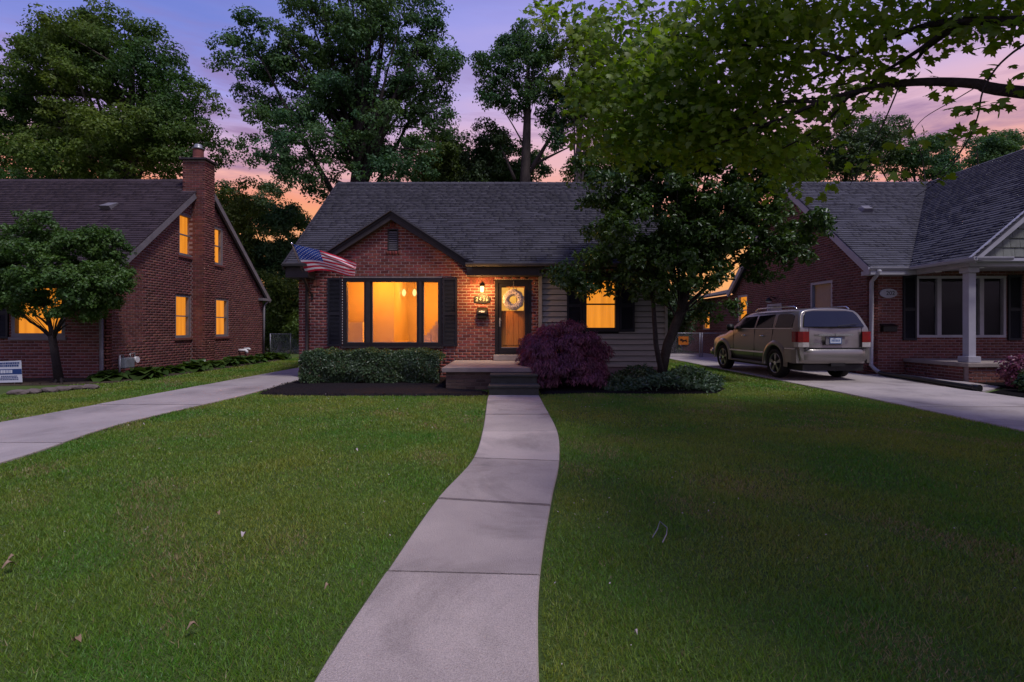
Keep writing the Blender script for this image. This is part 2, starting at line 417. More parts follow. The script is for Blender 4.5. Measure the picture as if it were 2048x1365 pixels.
WL = [(0.2, -0.80), (2.01, -0.767), (2.84, -0.71), (4.08, -0.60), (5.29, -0.41), (6.8, -0.39), (9.85, -0.47), (10.34, -0.47)]
WR = [(0.2, 0.08), (2.01, 0.106), (2.84, 0.156), (4.08, 0.316), (5.29, 0.49), (6.8, 0.60), (9.0, 0.565), (10.34, 0.545)]
def spl(tab, d):
    xs = [t[0] for t in tab]; ys = [t[1] for t in tab]
    if d <= xs[0]: return ys[0]
    if d >= xs[-1]: return ys[-1]
    i = max(k for k in range(len(xs)) if xs[k] <= d)
    i = min(i, len(xs) - 2)
    t = (d - xs[i]) / (xs[i + 1] - xs[i])
    y0 = ys[max(i - 1, 0)]; y1 = ys[i]; y2 = ys[i + 1]; y3 = ys[min(i + 2, len(ys) - 1)]
    m1 = (y2 - y0) / (xs[i + 1] - xs[max(i - 1, 0)]); m2 = (y3 - y1) / (xs[min(i + 2, len(xs) - 1)] - xs[i])
    h = xs[i + 1] - xs[i]
    return (2*t**3 - 3*t*t + 1) * y1 + (t**3 - 2*t*t + t) * h * m1 + (-2*t**3 + 3*t*t) * y2 + (t**3 - t*t) * h * m2
def walk_x(d): return spl(WL, d), spl(WR, d)

def strip_slab(name, mat, parent, dl0, dl1, dr0, dr1, lf, rf, top, gap=0.015, dz=0.0):
    n = 10; L = []; R = []
    for i in range(n + 1):
        t = i / n
        a = (dl0 + gap) + (dl1 - dl0 - 2 * gap) * t; b = (dr0 + gap) + (dr1 - dr0 - 2 * gap) * t
        L.append((lf(a), a)); R.append((rf(b), b))
    mb = MB()
    ch = 0.008
    vs = []; 
    for (lx, ly), (rx, ry) in zip(L, R):
        vs += [(lx, ly, -0.12), (lx, ly, top + dz - ch), (lx + ch, ly, top + dz), (rx - ch, ry, top + dz), (rx, ry, top + dz - ch), (rx, ry, -0.12)]
    fs = []
    for i in range(n):
        for k in range(5):
            a = i * 6 + k
            fs.append((a, a + 1, a + 7, a + 6))
    fs += [tuple(range(6))[::-1], tuple(n * 6 + k for k in range(6))]
    mb.add(vs, fs)
    return mb.build(name, mat, parent)

walk = MB().add([(spl(WL, d) + .01, d, 0.004) for d in (0.2, 2, 3, 4, 5.3, 6.8, 9.85, 10.3)] + [(spl(WR, d) - .01, d, 0.004) for d in (10.3, 9.85, 6.8, 5.3, 4, 3, 2, 0.2)],
                [tuple(range(16))]).build('front_walk', M['mulch'])
tag(walk, 'curving concrete front walk leading to the porch steps', 'walk', kind='structure')
jl = [0.2, 1.55, 2.875, 4.10, 5.36, 6.75, 8.05, 9.6, 10.34]
jr = [0.2, 1.55, 2.83, 3.94, 5.24, 6.75, 8.05, 9.6, 10.34]
for i in range(len(jl) - 1):
    strip_slab('slab', M['concrete'], walk, jl[i], jl[i + 1], jr[i], jr[i + 1], lambda d: spl(WL, d), lambda d: spl(WR, d), DZ, dz=0.004 * math.sin(i * 2.3))

DLL = [(-4, -7.6), (7.4, -7.42), (17, -7.3), (30, -7.3)]
DLR = [(-4, -5.0), (5.2, -5.22), (7.3, -5.60), (10.4, -5.45), (14, -5.62), (30, -5.7)]
DRL = [(-4, 6.7), (5, 6.75), (6.8, 6.83), (9.0, 6.93), (12, 6.98), (17, 6.95), (30, 6.95)]
DRR = [(-4, 9.7), (9.8, 9.93), (12, 10.02), (15, 10.28), (30, 10.28)]
def drive(name, label, lt, rt, joints):
    base = MB().add([(spl(lt, d) + .02, d, 0.004) for d in joints] + [(spl(rt, d) - .02, d, 0.004) for d in joints[::-1]], [tuple(range(2 * len(joints)))])
    dr = tag(base.build(name, M['mulch']), label, 'driveway', kind='structure')
    for i in range(len(joints) - 1):
        strip_slab('slab', M['drive'], dr, joints[i], joints[i + 1], joints[i], joints[i + 1], lambda d: spl(lt, d), lambda d: spl(rt, d), DZ, dz=0.003 * math.sin(i * 1.9))
drive('left_driveway', 'pale concrete driveway between the left brick house and the middle house', DLL, DLR, [-4, 0, 3.05, 6.08, 9.04, 12.1, 15.2, 18.3, 21.4, 24.5])
drive('right_driveway', 'concrete driveway under the parked gold sport utility vehicle', DRL, DRR, [-4, 0, 3.0, 5.9, 8.8, 11.8, 14.8, 17.8, 20.8, 24.0, 27.5])
ap = MB().poly([(10.05, 10.95, 0.024), (11.3, 11.6, 0.024), (11.3, 12.78, 0.024), (11.3, 14.86, 0.024), (10.33, 14.86, 0.024)][:0] or
               [(10.06, 10.9, -0.05), (11.2, 11.7, -0.05), (11.38, 12.7, -0.05), (11.38, 14.86, -0.05), (10.31, 14.86, -0.05)], (0, 0, 0.085))
tag(ap.build('concrete_apron', M['drive']), 'concrete strip beside the black drain pipe and right porch', 'pavement', kind='structure')

def bed(name, label, outline, h=0.05, mat=None, chips=1400, seed=1, cs=0.035):
    r = random.Random(seed)
    n = len(outline)
    c = Vector((sum(p[0] for p in outline) / n, sum(p[1] for p in outline) / n, h))
    inner = [(p[0] + (c.x - p[0]) * 0.06, p[1] + (c.y - p[1]) * 0.06, h * 0.8) for p in outline]
    mb = MB().add([(p[0], p[1], 0.006) for p in outline] + inner + [tuple(c)],
                  [(i, (i + 1) % n, n + (i + 1) % n, n + i) for i in range(n)] + [(n + i, n + (i + 1) % n, 2 * n) for i in range(n)])
    o = mb.build(name, mat or M['mulch'])
    tag(o, label, 'garden bed', kind='structure')
    # bark chips, too many to count: one part
    xs = [p[0] for p in outline]; ys = [p[1] for p in outline]
    poly = np.array(outline)
    Cc = []
    while len(Cc) < chips:
        x = r.uniform(min(xs), max(xs)); y = r.uniform(min(ys), max(ys))
        if inside(np.array([[x, y]]), poly)[0]: Cc.append((x, y, h * 0.75 + r.uniform(0, 0.012)))
    Cc = np.array(Cc)
    V, Fc = scatter(KITE, KF, Cc, np.random.default_rng(seed).normal(0, 0.5, Cc.shape) + [0, 0, 1], None, np.random.default_rng(seed).uniform(cs * .6, cs * 1.6, len(Cc)), np.random.default_rng(seed))
    fast('bark_chips', V, Fc, mat or M['mulch'], o, kind='stuff')
    return o

def inside(pts, poly):
    x, y = pts[:, 0], pts[:, 1]; n = len(poly); r = np.zeros(len(pts), bool)
    j = n - 1
    for i in range(n):
        xi, yi = poly[i]; xj, yj = poly[j]
        c = ((yi > y) != (yj > y)) & (x < (xj - xi) * (y - yi) / (yj - yi + 1e-12) + xi)
        r ^= c; j = i
    return r

KITE = np.array([(0, 0, 0), (-.30, .45, .07), (0, 1, -.10), (.30, .45, .07)], np.float32)
KF = np.array([(0, 1, 2), (0, 2, 3)], np.int32)
SLIM = np.array([(0, 0, 0), (-.10, .40, .03), (0, 1, -.22), (.10, .40, .03)], np.float32)
OVAL = np.array([(0, 0, 0), (-.22, .28, .05), (-.24, .62, .04), (0, 1, -.10), (.24, .62, .04), (.22, .28, .05)], np.float32)
OF = np.array([(0, 1, 2), (0, 2, 3), (0, 3, 4), (0, 4, 5)], np.int32)
_half = [(0.05, 0.0), (0.27, -0.10), (0.25, 0.08), (0.53, 0.10), (0.43, 0.27), (0.57, 0.50), (0.34, 0.44), (0.19, 0.52), (0.25, 0.75), (0.10, 0.72)]
_out = _half + [(0.0, 1.0)] + [(-x, y) for x, y in _half[::-1]]
MAPLE = np.array([(0, .36, 0.02)] + [(x, y, -0.30 * x * x - 0.14 * (y - .3) ** 2) for x, y in _out], np.float32)
_hs = [(0.27, -0.10), (0.53, 0.10), (0.38, 0.27), (0.57, 0.50), (0.22, 0.50), (0.25, 0.75)]
_os = _hs + [(0.0, 1.0)] + [(-x, y) for x, y in _hs[::-1]]
MAPLE_S = np.array([(0, .36, 0.02)] + [(x, y, -0.30 * x * x - 0.14 * (y - .3) ** 2) for x, y in _os], np.float32)
MFS = np.array([(0, i, i + 1) for i in range(1, len(_os))] + [(0, len(_os), 1)], np.int32)
MF = np.array([(0, i, i + 1) for i in range(1, len(_out))] + [(0, len(_out), 1)], np.int32)

def unit(a):
    return a / (np.linalg.norm(a, axis=1, keepdims=True) + 1e-9)
def scatter(tv, tf, Cn, Nn, T, size, r):
    n = len(Cn)
    Nn = unit(np.asarray(Nn, float))
    if T is None: T = r.normal(0, 1, (n, 3))
    T = T - Nn * np.sum(T * Nn, 1, keepdims=True); T = unit(T)
    X = np.cross(T, Nn)
    s = np.asarray(size).reshape(-1, 1, 1) * np.ones((n, 1, 1))
    V = Cn[:, None, :] + s * (X[:, None, :] * tv[None, :, 0:1] + T[:, None, :] * tv[None, :, 1:2] + Nn[:, None, :] * tv[None, :, 2:3])
    Fc = tf[None] + (np.arange(n) * len(tv))[:, None, None]
    return V.reshape(-1, 3), Fc.reshape(-1, tf.shape[1])

BEDM = [(-5.30, 10.6), (-4.6, 10.38), (-2.5, 10.34), (-0.50, 10.36), (-0.50, 10.9), (-1.50, 11.4), (-1.5, 13.95), (-5.55, 13.95), (-5.55, 12.0)]
bed('mulch_bed', 'black mulch bed under the clipped hedge left of the steps', BEDM, 0.06, chips=3500, seed=3)
BEDR = [(0.60, 10.55), (1.6, 10.75), (3.2, 10.6), (4.3, 10.7), (4.85, 11.6), (4.7, 12.8), (4.25, 14.0), (0.75, 13.95), (0.6, 11.4)]
bed('shade_bed', 'dark soil bed under the tree right of the steps', BEDR, 0.05, chips=1800, seed=4)
BEDL = [(-14.6, 12.2), (-12.8, 12.1), (-11.2, 12.25), (-10.0, 12.75), (-9.75, 14.0), (-9.75, 22.6), (-10.85, 22.6), (-10.85, 13.65), (-14.6, 13.65)]
M['leaf_litter'] = mk('brown litter soil', (0.050, 0.036, 0.024), 0.95, (0.03, 0.024, 0.018), nscale=5, bump=1.0, bscale=40, per=0.5)
bed('foundation_bed', 'brown planting bed along the left brick house wall', BEDL, 0.05, M['leaf_litter'], chips=1800, seed=5)
BEDP = [(10.02, 9.4), (10.05, 10.8), (11.3, 11.6), (11.5, 12.7), (16, 12.7), (16, 9.4)]
bed('porch_bed', 'black bed in front of the right porch', BEDP, 0.05, chips=1200, seed=6)

# ------------------------------------------------------------------ grass
def lawn_mask(p):
    x, y = p[:, 0], p[:, 1]
    def ed(tab):
        d = np.linspace(-4, 31, 141); return np.interp(y, d, [spl(tab, q) for q in d])
    ok = np.ones(len(p), bool)
    ok &= ~((x > ed(WL) - .022) & (x < ed(WR) + .018) & (y < 10.9))
    ok &= ~((x > ed(DLL) - 0.01) & (x < ed(DLR) + 0.01))
    ok &= ~((x > ed(DRL) - 0.01) & (x < 10.3))
    for b in (BEDM, BEDR, BEDL, BEDP):
        ok &= ~inside(p, np.array(b))
    ok &= ~((x > -5.9) & (x < 4.3) & (y > 11.3)) | ((x > -5.8) & False)
    ok &= ~((x < -10.0) & (y > 13.6)) & ~((x > 10.2) & (y > 9))
    return ok
M['grass'] = leafmat('lawn grass', (0.088, 0.225, 0.014), (0.215, 0.265, 0.032), trans=0.30, per=0.38, nscale=0.7, tcol=(1.3, 1.5, 0.5), gloss=0.035, rough=0.5, hue=0.025)
M['grass_dry'] = leafmat('dry grass blades', (0.24, 0.19, 0.085), (0.32, 0.25, 0.13), trans=0.25, per=0.3, nscale=3, gloss=0.03)
gv = []; gf = []; gdv = []; gdf = []
def blades(d0, d1, dens, hmin, hmax, wid, seed, xr=None):
    r = np.random.default_rng(seed)
    xm = (xr or (lambda d: (-1.06 * d - 0.8, 1.06 * d + 0.8)))
    a, b = xm(d1)
    a = max(a, -10.6); b = min(b, 7.2)
    n = int((b - a) * (d1 - d0) * dens)
    p = np.stack([r.uniform(a, b, n), r.uniform(d0, d1, n)], 1)
    lo, hi = -1.06 * p[:, 1] - 0.8, 1.06 * p[:, 1] + 0.8
    p = p[(p[:, 0] > lo) & (p[:, 0] < hi)]
    p = p[lawn_mask(p)]
    n = len(p)
    # thin, tufty distribution: low frequency waves decide the length
    t = 0.5 + 0.5 * np.sin(p[:, 0] * 5.1 + 2.2 * np.sin(p[:, 1] * 3.3)) * np.sin(p[:, 1] * 4.3 + 1.7 * np.sin(p[:, 0] * 2.1))
    h = (hmin + (hmax - hmin) * r.random(n)) * (0.75 + 0.5 * t)
    az = r.uniform(0, 2 * np.pi, n); lean = np.abs(r.normal(0, 0.45, n)) + 0.1
    wa = r.uniform(0, np.pi, n); w = wid * r.uniform(0.7, 1.3, n)
    B = np.stack([p[:, 0], p[:, 1], np.zeros(n)], 1)
    W = np.stack([np.cos(wa) * w / 2, np.sin(wa) * w / 2, np.zeros(n)], 1)
    D = np.stack([np.cos(az) * np.sin(lean), np.sin(az) * np.sin(lean), np.cos(lean)], 1)
    mid = B + D * (h * 0.55)[:, None]
    D2 = D + np.stack([np.cos(az) * 0.45, np.sin(az) * 0.45, -0.25 * np.ones(n)], 1)
    tip = mid + unit(D2) * (h * 0.5)[:, None]
    V = np.stack([B - W, B + W, tip], 1).reshape(-1, 3)
    pt = np.sin(p[:, 0] * 1.3 + 1 + 1.4 * np.sin(p[:, 1] * 1.9)) * np.sin(p[:, 1] * 1.1 + .5 + 1.3 * np.sin(p[:, 0] * 2.3)) + .35 * np.sin(p[:, 0] * 6.1 + p[:, 1] * 4.7)
    dry = r.random(n) < (0.03 + 0.32 * np.clip((pt - .48) * 1.8, 0, 1))
    for sel, va, fa in ((~dry, gv, gf), (dry, gdv, gdf)):
        idx = np.nonzero(sel)[0]
        k = len(idx)
        vv = V.reshape(n, 3, 3)[idx].reshape(-1, 3)
        b2 = (np.arange(k) * 3)[:, None] + sum(len(q) for q in va)
        va.append(vv); fa.append(b2 + [0, 1, 2])
blades(0.9, 2.8, 17000, 0.016, 0.038, 0.0036, 1)
blades(2.8, 4.4, 11500, 0.016, 0.038, 0.0048, 2)
blades(4.4, 7.0, 6500, 0.018, 0.040, 0.0070, 3)
blades(7.0, 11.2, 3000, 0.020, 0.042, 0.0110, 4)
blades(11.2, 24.0, 900, 0.025, 0.045, 0.0200, 5)
grass = fast('grass', np.concatenate(gv), np.concatenate(gf), M['grass'], None, 'stuff')
tag(grass, 'mown green grass covering the front lawns', 'grass')
gd = fast('dry_grass', np.concatenate(gdv), np.concatenate(gdf), M['grass_dry'], None, 'stuff')
tag(gd, 'straw coloured dry blades scattered in the lawn', 'grass')

# ------------------------------------------------------------------ walls, roofs, windows
def unit_piece(name, mat, kind):
    mb = MB()
    if kind == 'brick':
        c, e = 0.012, 0.04
        mb.add([(0, 0, 0), (1, 0, 0), (1, 1, 0), (0, 1, 0), (c, e, 1), (1 - c, e, 1), (1 - c, 1 - e, 1), (c, 1 - e, 1)],
               [(4, 5, 6, 7), (0, 1, 5, 4), (1, 2, 6, 5), (2, 3, 7, 6), (3, 0, 4, 7)])
    else:                             # shingle: a wedge, thick at its lower edge
        mb.add([(0, 0, .55), (1, 0, .55), (1, 1, 0), (0, 1, 0), (0, 0, 1), (1, 0, 1), (1, 1, .15), (0, 1, .15)],
               [(4, 5, 6, 7), (0, 1, 5, 4), (1, 2, 6, 5), (2, 3, 7, 6), (3, 0, 4, 7), (3, 2, 1, 0)])
    m = mb.mesh(name)
    m.materials.append(mat)
    return m
def flush(house, store, name, restname, mat, kind, cap=300, seen=None):
    """store: (owner, origin, U, V, N).  The ones that show largest become parts, the rest one part."""
    um = unit_piece(name, mat, kind)
    def size(it):
        c = it[1] + it[2] * .5 + it[3] * .5
        a = it[2].cross(it[3])
        to = Vector((0, 0, CH)) - c
        f = abs(a.dot(to.normalized())) / to.length_squared
        px = c.x / c.y * F + 1024; py = HZ - (c.z - CH) / c.y * F
        vis = (5 < px < 2043) and (5 < py < 1360) and (seen is None or seen(px, py))
        return -f if vis else 1.0
    order = sorted(store, key=size)
    for it in order[:cap]:
        o = bpy.data.objects.new(name, um)
        U, V, N = it[2], it[3], it[4]
        o.matrix_basis = Matrix(((U.x, V.x, N.x, it[1].x), (U.y, V.y, N.y, it[1].y), (U.z, V.z, N.z, it[1].z), (0, 0, 0, 1)))
        put(o, it[0])
    rest = order[cap:]
    if rest:
        tv = np.array([v.co[:] for v in um.vertices]); tf = np.array([p.vertices[:] for p in um.polygons])
        O = np.array([r[1][:] for r in rest]); U = np.array([r[2][:] for r in rest]); V = np.array([r[3][:] for r in rest]); N = np.array([r[4][:] for r in rest])
        W = O[:, None] + U[:, None] * tv[None, :, 0:1] + V[:, None] * tv[None, :, 1:2] + N[:, None] * tv[None, :, 2:3]
        Fc = tf[None] + (np.arange(len(rest)) * len(tv))[:, None, None]
        fast(restname, W.reshape(-1, 3), Fc.reshape(-1, 4), mat, house, 'stuff')

def brick_wall(house, name, fr, u0, u1, z0, z1, span, openings, store, mortar, course=0.080, blen=0.225, joint=0.018, proud=0.008, thick=0.2, bricks_if=None):
    O, U, N = fr
    wallmb = MB(); items = []
    nrow = int(math.ceil((z1 - z0) / course))
    for k in range(nrow):
        za = z0 + k * course; zb = min(za + course, z1); zm = (za + zb) / 2
        a, b = (u0, u1) if span is None else span(zm)
        a = max(a, u0); b = min(b, u1)
        if b - a < 0.04: continue
        iv = [(a, b)]
        for (oa, ob, oza, ozb) in openings:
            if oza - 0.02 < zm < ozb + 0.02:
                nv = []
                for (p, q) in iv:
                    if ob <= p or oa >= q: nv.append((p, q)); continue
                    if oa > p: nv.append((p, oa))
                    if ob < q: nv.append((ob, q))
                iv = nv
        for (p, q) in iv:
            wallmb.fbox(fr, p, q, za, zb, -thick, 0)
            u = u0 - blen + (blen / 2 if k % 2 else 0) + random.uniform(-.006, .006)
            while u < q:
                ba = max(u, p); bb = min(u + blen - joint, q)
                if bb - ba > 0.04 and (bricks_if is None or bricks_if((ba + bb) / 2, zm)):
                    items.append((O + U * ba + Z3 * (za + joint / 2), U * (bb - ba), Z3 * (zb - za - joint), N * (proud + random.uniform(-.0015, .0015))))
                u += blen
    for (oa, ob, oza, ozb) in openings:      # close the cut courses above and below each opening
        wallmb.fbox(fr, oa, ob, ozb + .001, ozb + .06, -thick + .01, -0.006); wallmb.fbox(fr, oa, ob, oza - .06, oza - .001, -thick + .01, -0.006)
    w = wallmb.build(name, mortar, house)
    store += [(w,) + it for it in items]
    return w

def shingles(roof, O, U, V, W, ulo, uhi, L, store, expo=0.118, tab=0.30, thick=0.022, hole=None):
    n = int(L / expo)
    for k in range(n):
        v = k * expo
        a, b = ulo(v + expo / 2), uhi(v + expo / 2)
        u = a - tab * random.random()
        hl = hole(v + expo / 2) if hole else None
        while u < b:
            ua = max(u, a); ub = min(u + tab * random.choice((.5, .7, 1, 1.2)) - 0.004, b); un = ub + .004
            if hl and ub > hl[0] and ua < hl[1]:
                if ua < hl[0]: ub = hl[0]
                elif ub > hl[1]: ua = hl[1]
                else: ub = ua
            if ub - ua > 0.03:
                t = thick * random.uniform(0.88, 1.12)
                store.append((roof, O + U * ua + V * v, U * (ub - ua), V * (expo + 0.012), W * t))
            u = un

def ring(mb, fr, u0, u1, z0, z1, w, n0, n1, wb=None):
    wb = wb or w
    mb.fbox(fr, u0, u1, z1 - w, z1, n0, n1); mb.fbox(fr, u0, u1, z0, z0 + wb, n0, n1)
    mb.fbox(fr, u0, u0 + w, z0 + wb, z1 - w, n0, n1); mb.fbox(fr, u1 - w, u1, z0 + wb, z1 - w, n0, n1)
    return mb

def sash_window(house, fr, u0, u1, z0, z1, mframe, mat_lit=None, rec=-0.06, fw=0.07, rail=True, sill=None, label=None, muntin=0):
    w = ring(MB(), fr, u0, u1, z0, z1, fw, rec - 0.06, rec + 0.055).build('window', mframe, house)
    if label: w['label'] = label
    zm = (z0 + z1) / 2
    panes = [(z0 + fw, zm - .02), (zm + .02, z1 - fw)] if rail else [(z0 + fw, z1 - fw)]
    if rail:
        MB().fbox(fr, u0 + fw, u1 - fw, zm - .02, zm + .02, rec - 0.03, rec + 0.035).build('sash_rail', mframe, w)
    for a, b in panes:
        MB().fbox(fr, u0 + fw, u1 - fw, a, b, rec - 0.008, rec - 0.002).build('pane', M['glass'], w)
        for k in range(muntin):
            zz = a + (b - a) * (k + 1) / (muntin + 1)
            MB().fbox(fr, u0 + fw, u1 - fw, zz - .008, zz + .008, rec - .002, rec + .006).build('muntin', mframe, w)
    MB().fbox(fr, u0 + 0.02, u1 - 0.02, z0 + 0.02, z1 - 0.02, rec - 0.10, rec - 0.075).build('backing' if mat_lit else 'dark_interior', mat_lit or M['dark_room'], w)
    if sill:
        MB().fbox(fr, u0 - 0.05, u1 + 0.05, z0 - 0.085, z0 - 0.004, -0.12, 0.05, 0.006).build('sill', sill, w)
    return w

def louvred_shutter(house, fr, u0, u1, z0, z1):
    s = ring(MB(), fr, u0, u1, z0, z1, 0.055, 0.014, 0.055)
    zm = z0 + (z1 - z0) * 0.47
    s.fbox(fr, u0 + 0.055, u1 - 0.055, zm - .035, zm + .035, 0.014, 0.053)
    s = s.build('shutter', M['shutter'], house)
    lv = MB(); O, U, N = fr
    lv.fbox(fr, u0 + .05, u1 - .05, z0 + .05, z1 - .05, 0.012, 0.02)
    z = z0 + 0.07
    while z < z1 - 0.075:
        if abs(z - zm) > 0.05:
            q = lambda a, n: O + U * a[0] + Z3 * a[1] + N * n
            a, b = u0 + .055, u1 - .055
            lv.hexa([q((a, z - .014), .046), q((b, z - .014), .046), q((b, z - .008), .046), q((a, z - .008), .046)],
                    [q((a, z + .012), .022), q((b, z + .012), .022), q((b, z + .018), .022), q((a, z + .018), .022)])
        z += 0.036
    o = lv.build('louvres', M['shutter'], s); o['kind'] = 'stuff'
    return s

def text_mesh(body, size, ext=0.004):
    cu = bpy.data.curves.new('lettering', 'FONT'); cu.body = body; cu.size = size; cu.extrude = ext
    cu.align_x = 'CENTER'; cu.align_y = 'CENTER'
    t = bpy.data.objects.new('lettering', cu); C.objects.link(t)
    bpy.context.view_layer.update()
    me = bpy.data.meshes.new_from_object(t)
    bpy.data.objects.remove(t); bpy.data.curves.remove(cu)
    return me
def lettering(body, size, loc, mat, parent, rot=(math.pi / 2, 0, 0), name='lettering', ext=0.004, sx=1.0):
    me = text_mesh(body, size, ext); me.materials.append(mat)
    o = bpy.data.objects.new(name, me); o.location = loc; o.rotation_euler = rot; o.scale.x = sx
    put(o, parent); return o

X1 = Vector((1, 0, 0)); Y1 = Vector((0, 1, 0))

# ================================================================== the middle house
house = thing('brick_house', (-0.8, 14.0, 0), 'middle red brick bungalow with front gable, glowing picture window and wreathed door', 'house')
FR = (Vector((0, 14.0, 0)), X1, -Y1)
st = []
PEAK = (-3.27, 4.46)
def span_front(z):
    if z < 2.78: return (-5.85, 0.72)
    if z < 3.02: return (-5.85, -1.2)
    h = (PEAK[1] - z) / 0.645
    return (PEAK[0] - h, PEAK[0] + h)
PW = (-4.63, -1.92, 0.88, 2.756); DO = (-0.466, 0.534, 0.50, 2.70); VT = (-3.41, -3.12, 3.50, 4.10)
wall = brick_wall(house, 'wall', FR, -5.85, 0.72, 0.0, 4.40, span_front, [PW, DO, VT], st, M['mortar'])
# soldier course over the left corner, the entrance and in the gable tip, below the vent
def soldiers(owner, fr, u0, u1, z0, z1, n):
    O, U, N = fr
    w = (u1 - u0) / n
    for i in range(n):
        st.append((owner, O + U * (u0 + i * w + .006) + Z3 * z0, U * (w - .012), Z3 * (z1 - z0), N * (0.022 + random.uniform(-.002, .003))))
soldiers(wall, FR, -1.16, -0.50, 2.57, 2.765, 8)
soldiers(wall, FR, -5.45, -5.27, 2.53, 2.71, 2)
soldiers(wall, FR, -3.37, -3.17, 4.13, 4.31, 3)
soldiers(wall, FR, -3.46, -3.07, 3.385, 3.49, 5)
soldiers(wall, FR, -4.55, -2.0, 0.70, 0.865, 26)
flush(house, st, 'brick', 'brick_courses', M['brick'], 'brick', seen=lambda x, y: y < 700 and not (660 < x < 905 and y > 556) and not (990 < x < 1064))
# plain flank and rear walls (never seen from the street), foundation
sh_ = MB(); sh_.box(-5.85, -5.66, 14.22, 21.3, 0, 3.0).box(4.02, 4.2, 14.22, 21.3, 0, 3.0).box(-5.85, 4.2, 21.3, 21.5, 0, 3.0)
for x in (-5.76, 4.1):
    sh_.poly([(x, 14.2, 3.0), (x, 21.3, 3.0), (x, 17.65, 6.15)], (0.08, 0, 0))
sh_.build('side_wall', M['mortar'], house)
MB().box(0.70, 4.2, 14.02, 14.18, 0.0, 0.34).build('foundation', M['mortar_side'], house)
# roof
RV = Vector((0, 4.2, 3.32)).normalized(); RW = Vector((0, -3.32, 4.2)).normalized()
roof = MB()
NX = (4.58 - 3.08) / 0.645
ny = 13.45 + (4.58 - 3.08) / (3.32 / 4.2)
deck = [(-6.0, 13.45, 3.08), (PEAK[0] - NX, 13.45, 3.08), (PEAK[0], ny, 4.58), (PEAK[0] + NX, 13.45, 3.08), (4.42, 13.45, 3.08), (4.42, 17.65, 6.40), (-6.0, 17.65, 6.40)]
roof.poly([Vector(p) - Vector((0, 0, .06)) for p in deck], (0, 0, .06))
roof.hexa([Vector((4.42, 21.85, 3.02)), Vector((-6.0, 21.85, 3.02)), Vector((-6.0, 17.66, 6.34)), Vector((4.42, 17.66, 6.34))],
          [Vector((4.42, 21.85, 3.08)), Vector((-6.0, 21.85, 3.08)), Vector((-6.0, 17.66, 6.40)), Vector((4.42, 17.66, 6.40))])
roof = roof.build('roof', M['shingle'], house)
rs = []
shingles(roof, Vector((0, 13.45, 3.08)), X1, RV, RW, lambda v: -6.0, lambda v: 4.42, 5.35, rs,
         hole=lambda v: (PEAK[0] - (4.58 - 3.08 - v * RV.z) / .645, PEAK[0] + (4.58 - 3.08 - v * RV.z) / .645) if 3.08 + v * RV.z < 4.55 else None)
flush(house, rs, 'shingle', 'shingle_courses', M['shingle'], 'shingle', seen=lambda x, y: x < 1180)
k = -6.0
rc = 0
while k < 4.4:                      # ridge caps
    MB().hexa([Vector((k, 17.52, 6.33)), Vector((k + .29, 17.52, 6.33)), Vector((k + .29, 17.78, 6.33)), Vector((k, 17.78, 6.33))],
              [Vector((k, 17.62, 6.425)), Vector((k + .29, 17.62, 6.415)), Vector((k + .29, 17.68, 6.415)), Vector((k, 17.68, 6.425))]).build('ridge_cap', M['shingle'], roof)
    k += 0.30
MB().beam((-6.03, 13.42, 2.97), (-6.03, 17.66, 6.32), 0.05, 0.16, RW).build('rake_board', M['trim_dark'], roof)
# front gable roof, its shingle edge and fascia
gr = MB()
for s in (-1, 1):
    ex = PEAK[0] + s * 2.17
    top = [Vector((PEAK[0], 13.72, 4.59)), Vector((ex, 13.72, 3.19)), Vector((ex, 13.62, 3.19)) + Vector((0, 0.0, 0)), Vector((PEAK[0], ny + .03, 4.59))]
    top[2] = Vector((ex, 13.72 + .02, 3.19))
    gr.hexa([p - Vector((0, 0, 0.055)) for p in top], top)
groof = gr.build('gable_roof', M['shingle'], house)
for s in (-1, 1):
    a = Vector((PEAK[0], 13.86, 4.43)); b = Vector((PEAK[0] + s * 2.12, 13.86, 3.062))
    n = Vector((s * 0.542, 0, 0.84))
    pts = [Vector((PEAK[0], 13.80, 4.52)), Vector((PEAK[0] + s * 2.1, 13.80, 3.165)), Vector((PEAK[0] + s * 2.1, 13.80, 2.98)), Vector((PEAK[0], 13.80, 4.315))]
    MB().poly(pts, (0, 0.17, 0)).build('fascia', M['trim_dark'], groof)
    pts = [Vector((PEAK[0], 13.775, 4.53)), Vector((PEAK[0] + s * 2.14, 13.775, 3.15)), Vector((PEAK[0] + s * 2.14, 13.775, 3.085)), Vector((PEAK[0], 13.775, 4.465))]
    MB().poly(pts, (0, 0.022, 0)).build('drip_moulding', M['trim_black'], groof)
# eaves: gutter, frieze beam over the entrance, return box at the left
gut = MB()
prof = [(-.02, .0), (-.02, -.09), (-.09, -.085), (-.115, -.03), (-.115, .0), (-.10, .0), (-.095, -.03), (-.08, -.07), (-.035, -.075), (-.03, .0)]
gut.poly([Vector((-1.22, 13.46 + a, 3.095 + b)) for a, b in prof], (5.66, 0, 0))
gut.build('gutter', M['gutter'], house)
MB().box(-1.20, 0.725, 13.52, 13.975, 2.775, 2.995).build('entrance_beam', M['trim_dark'], house)
MB().box(0.73, 4.3, 13.48, 14.0, 2.93, 2.99).build('soffit', M['trim_dark'], house)
MB().box(-6.0, -5.40, 13.50, 13.985, 2.72, 2.985).build('eave_return', M['trim_dark'], house)
MB().poly([Vector((-6.02, 13.46 + a, 3.095 + b)) for a, b in prof], (0.64, 0, 0)).build('gutter', M['gutter'], house)
MB().box(-6.0, -5.30, 13.5, 14.24, 2.987, 3.018).build('soffit', M['trim_dark'], house)
MB().box(-5.98, -5.86, 13.98, 21.6, 2.72, 3.0).build('frieze', M['trim_dark'], house)
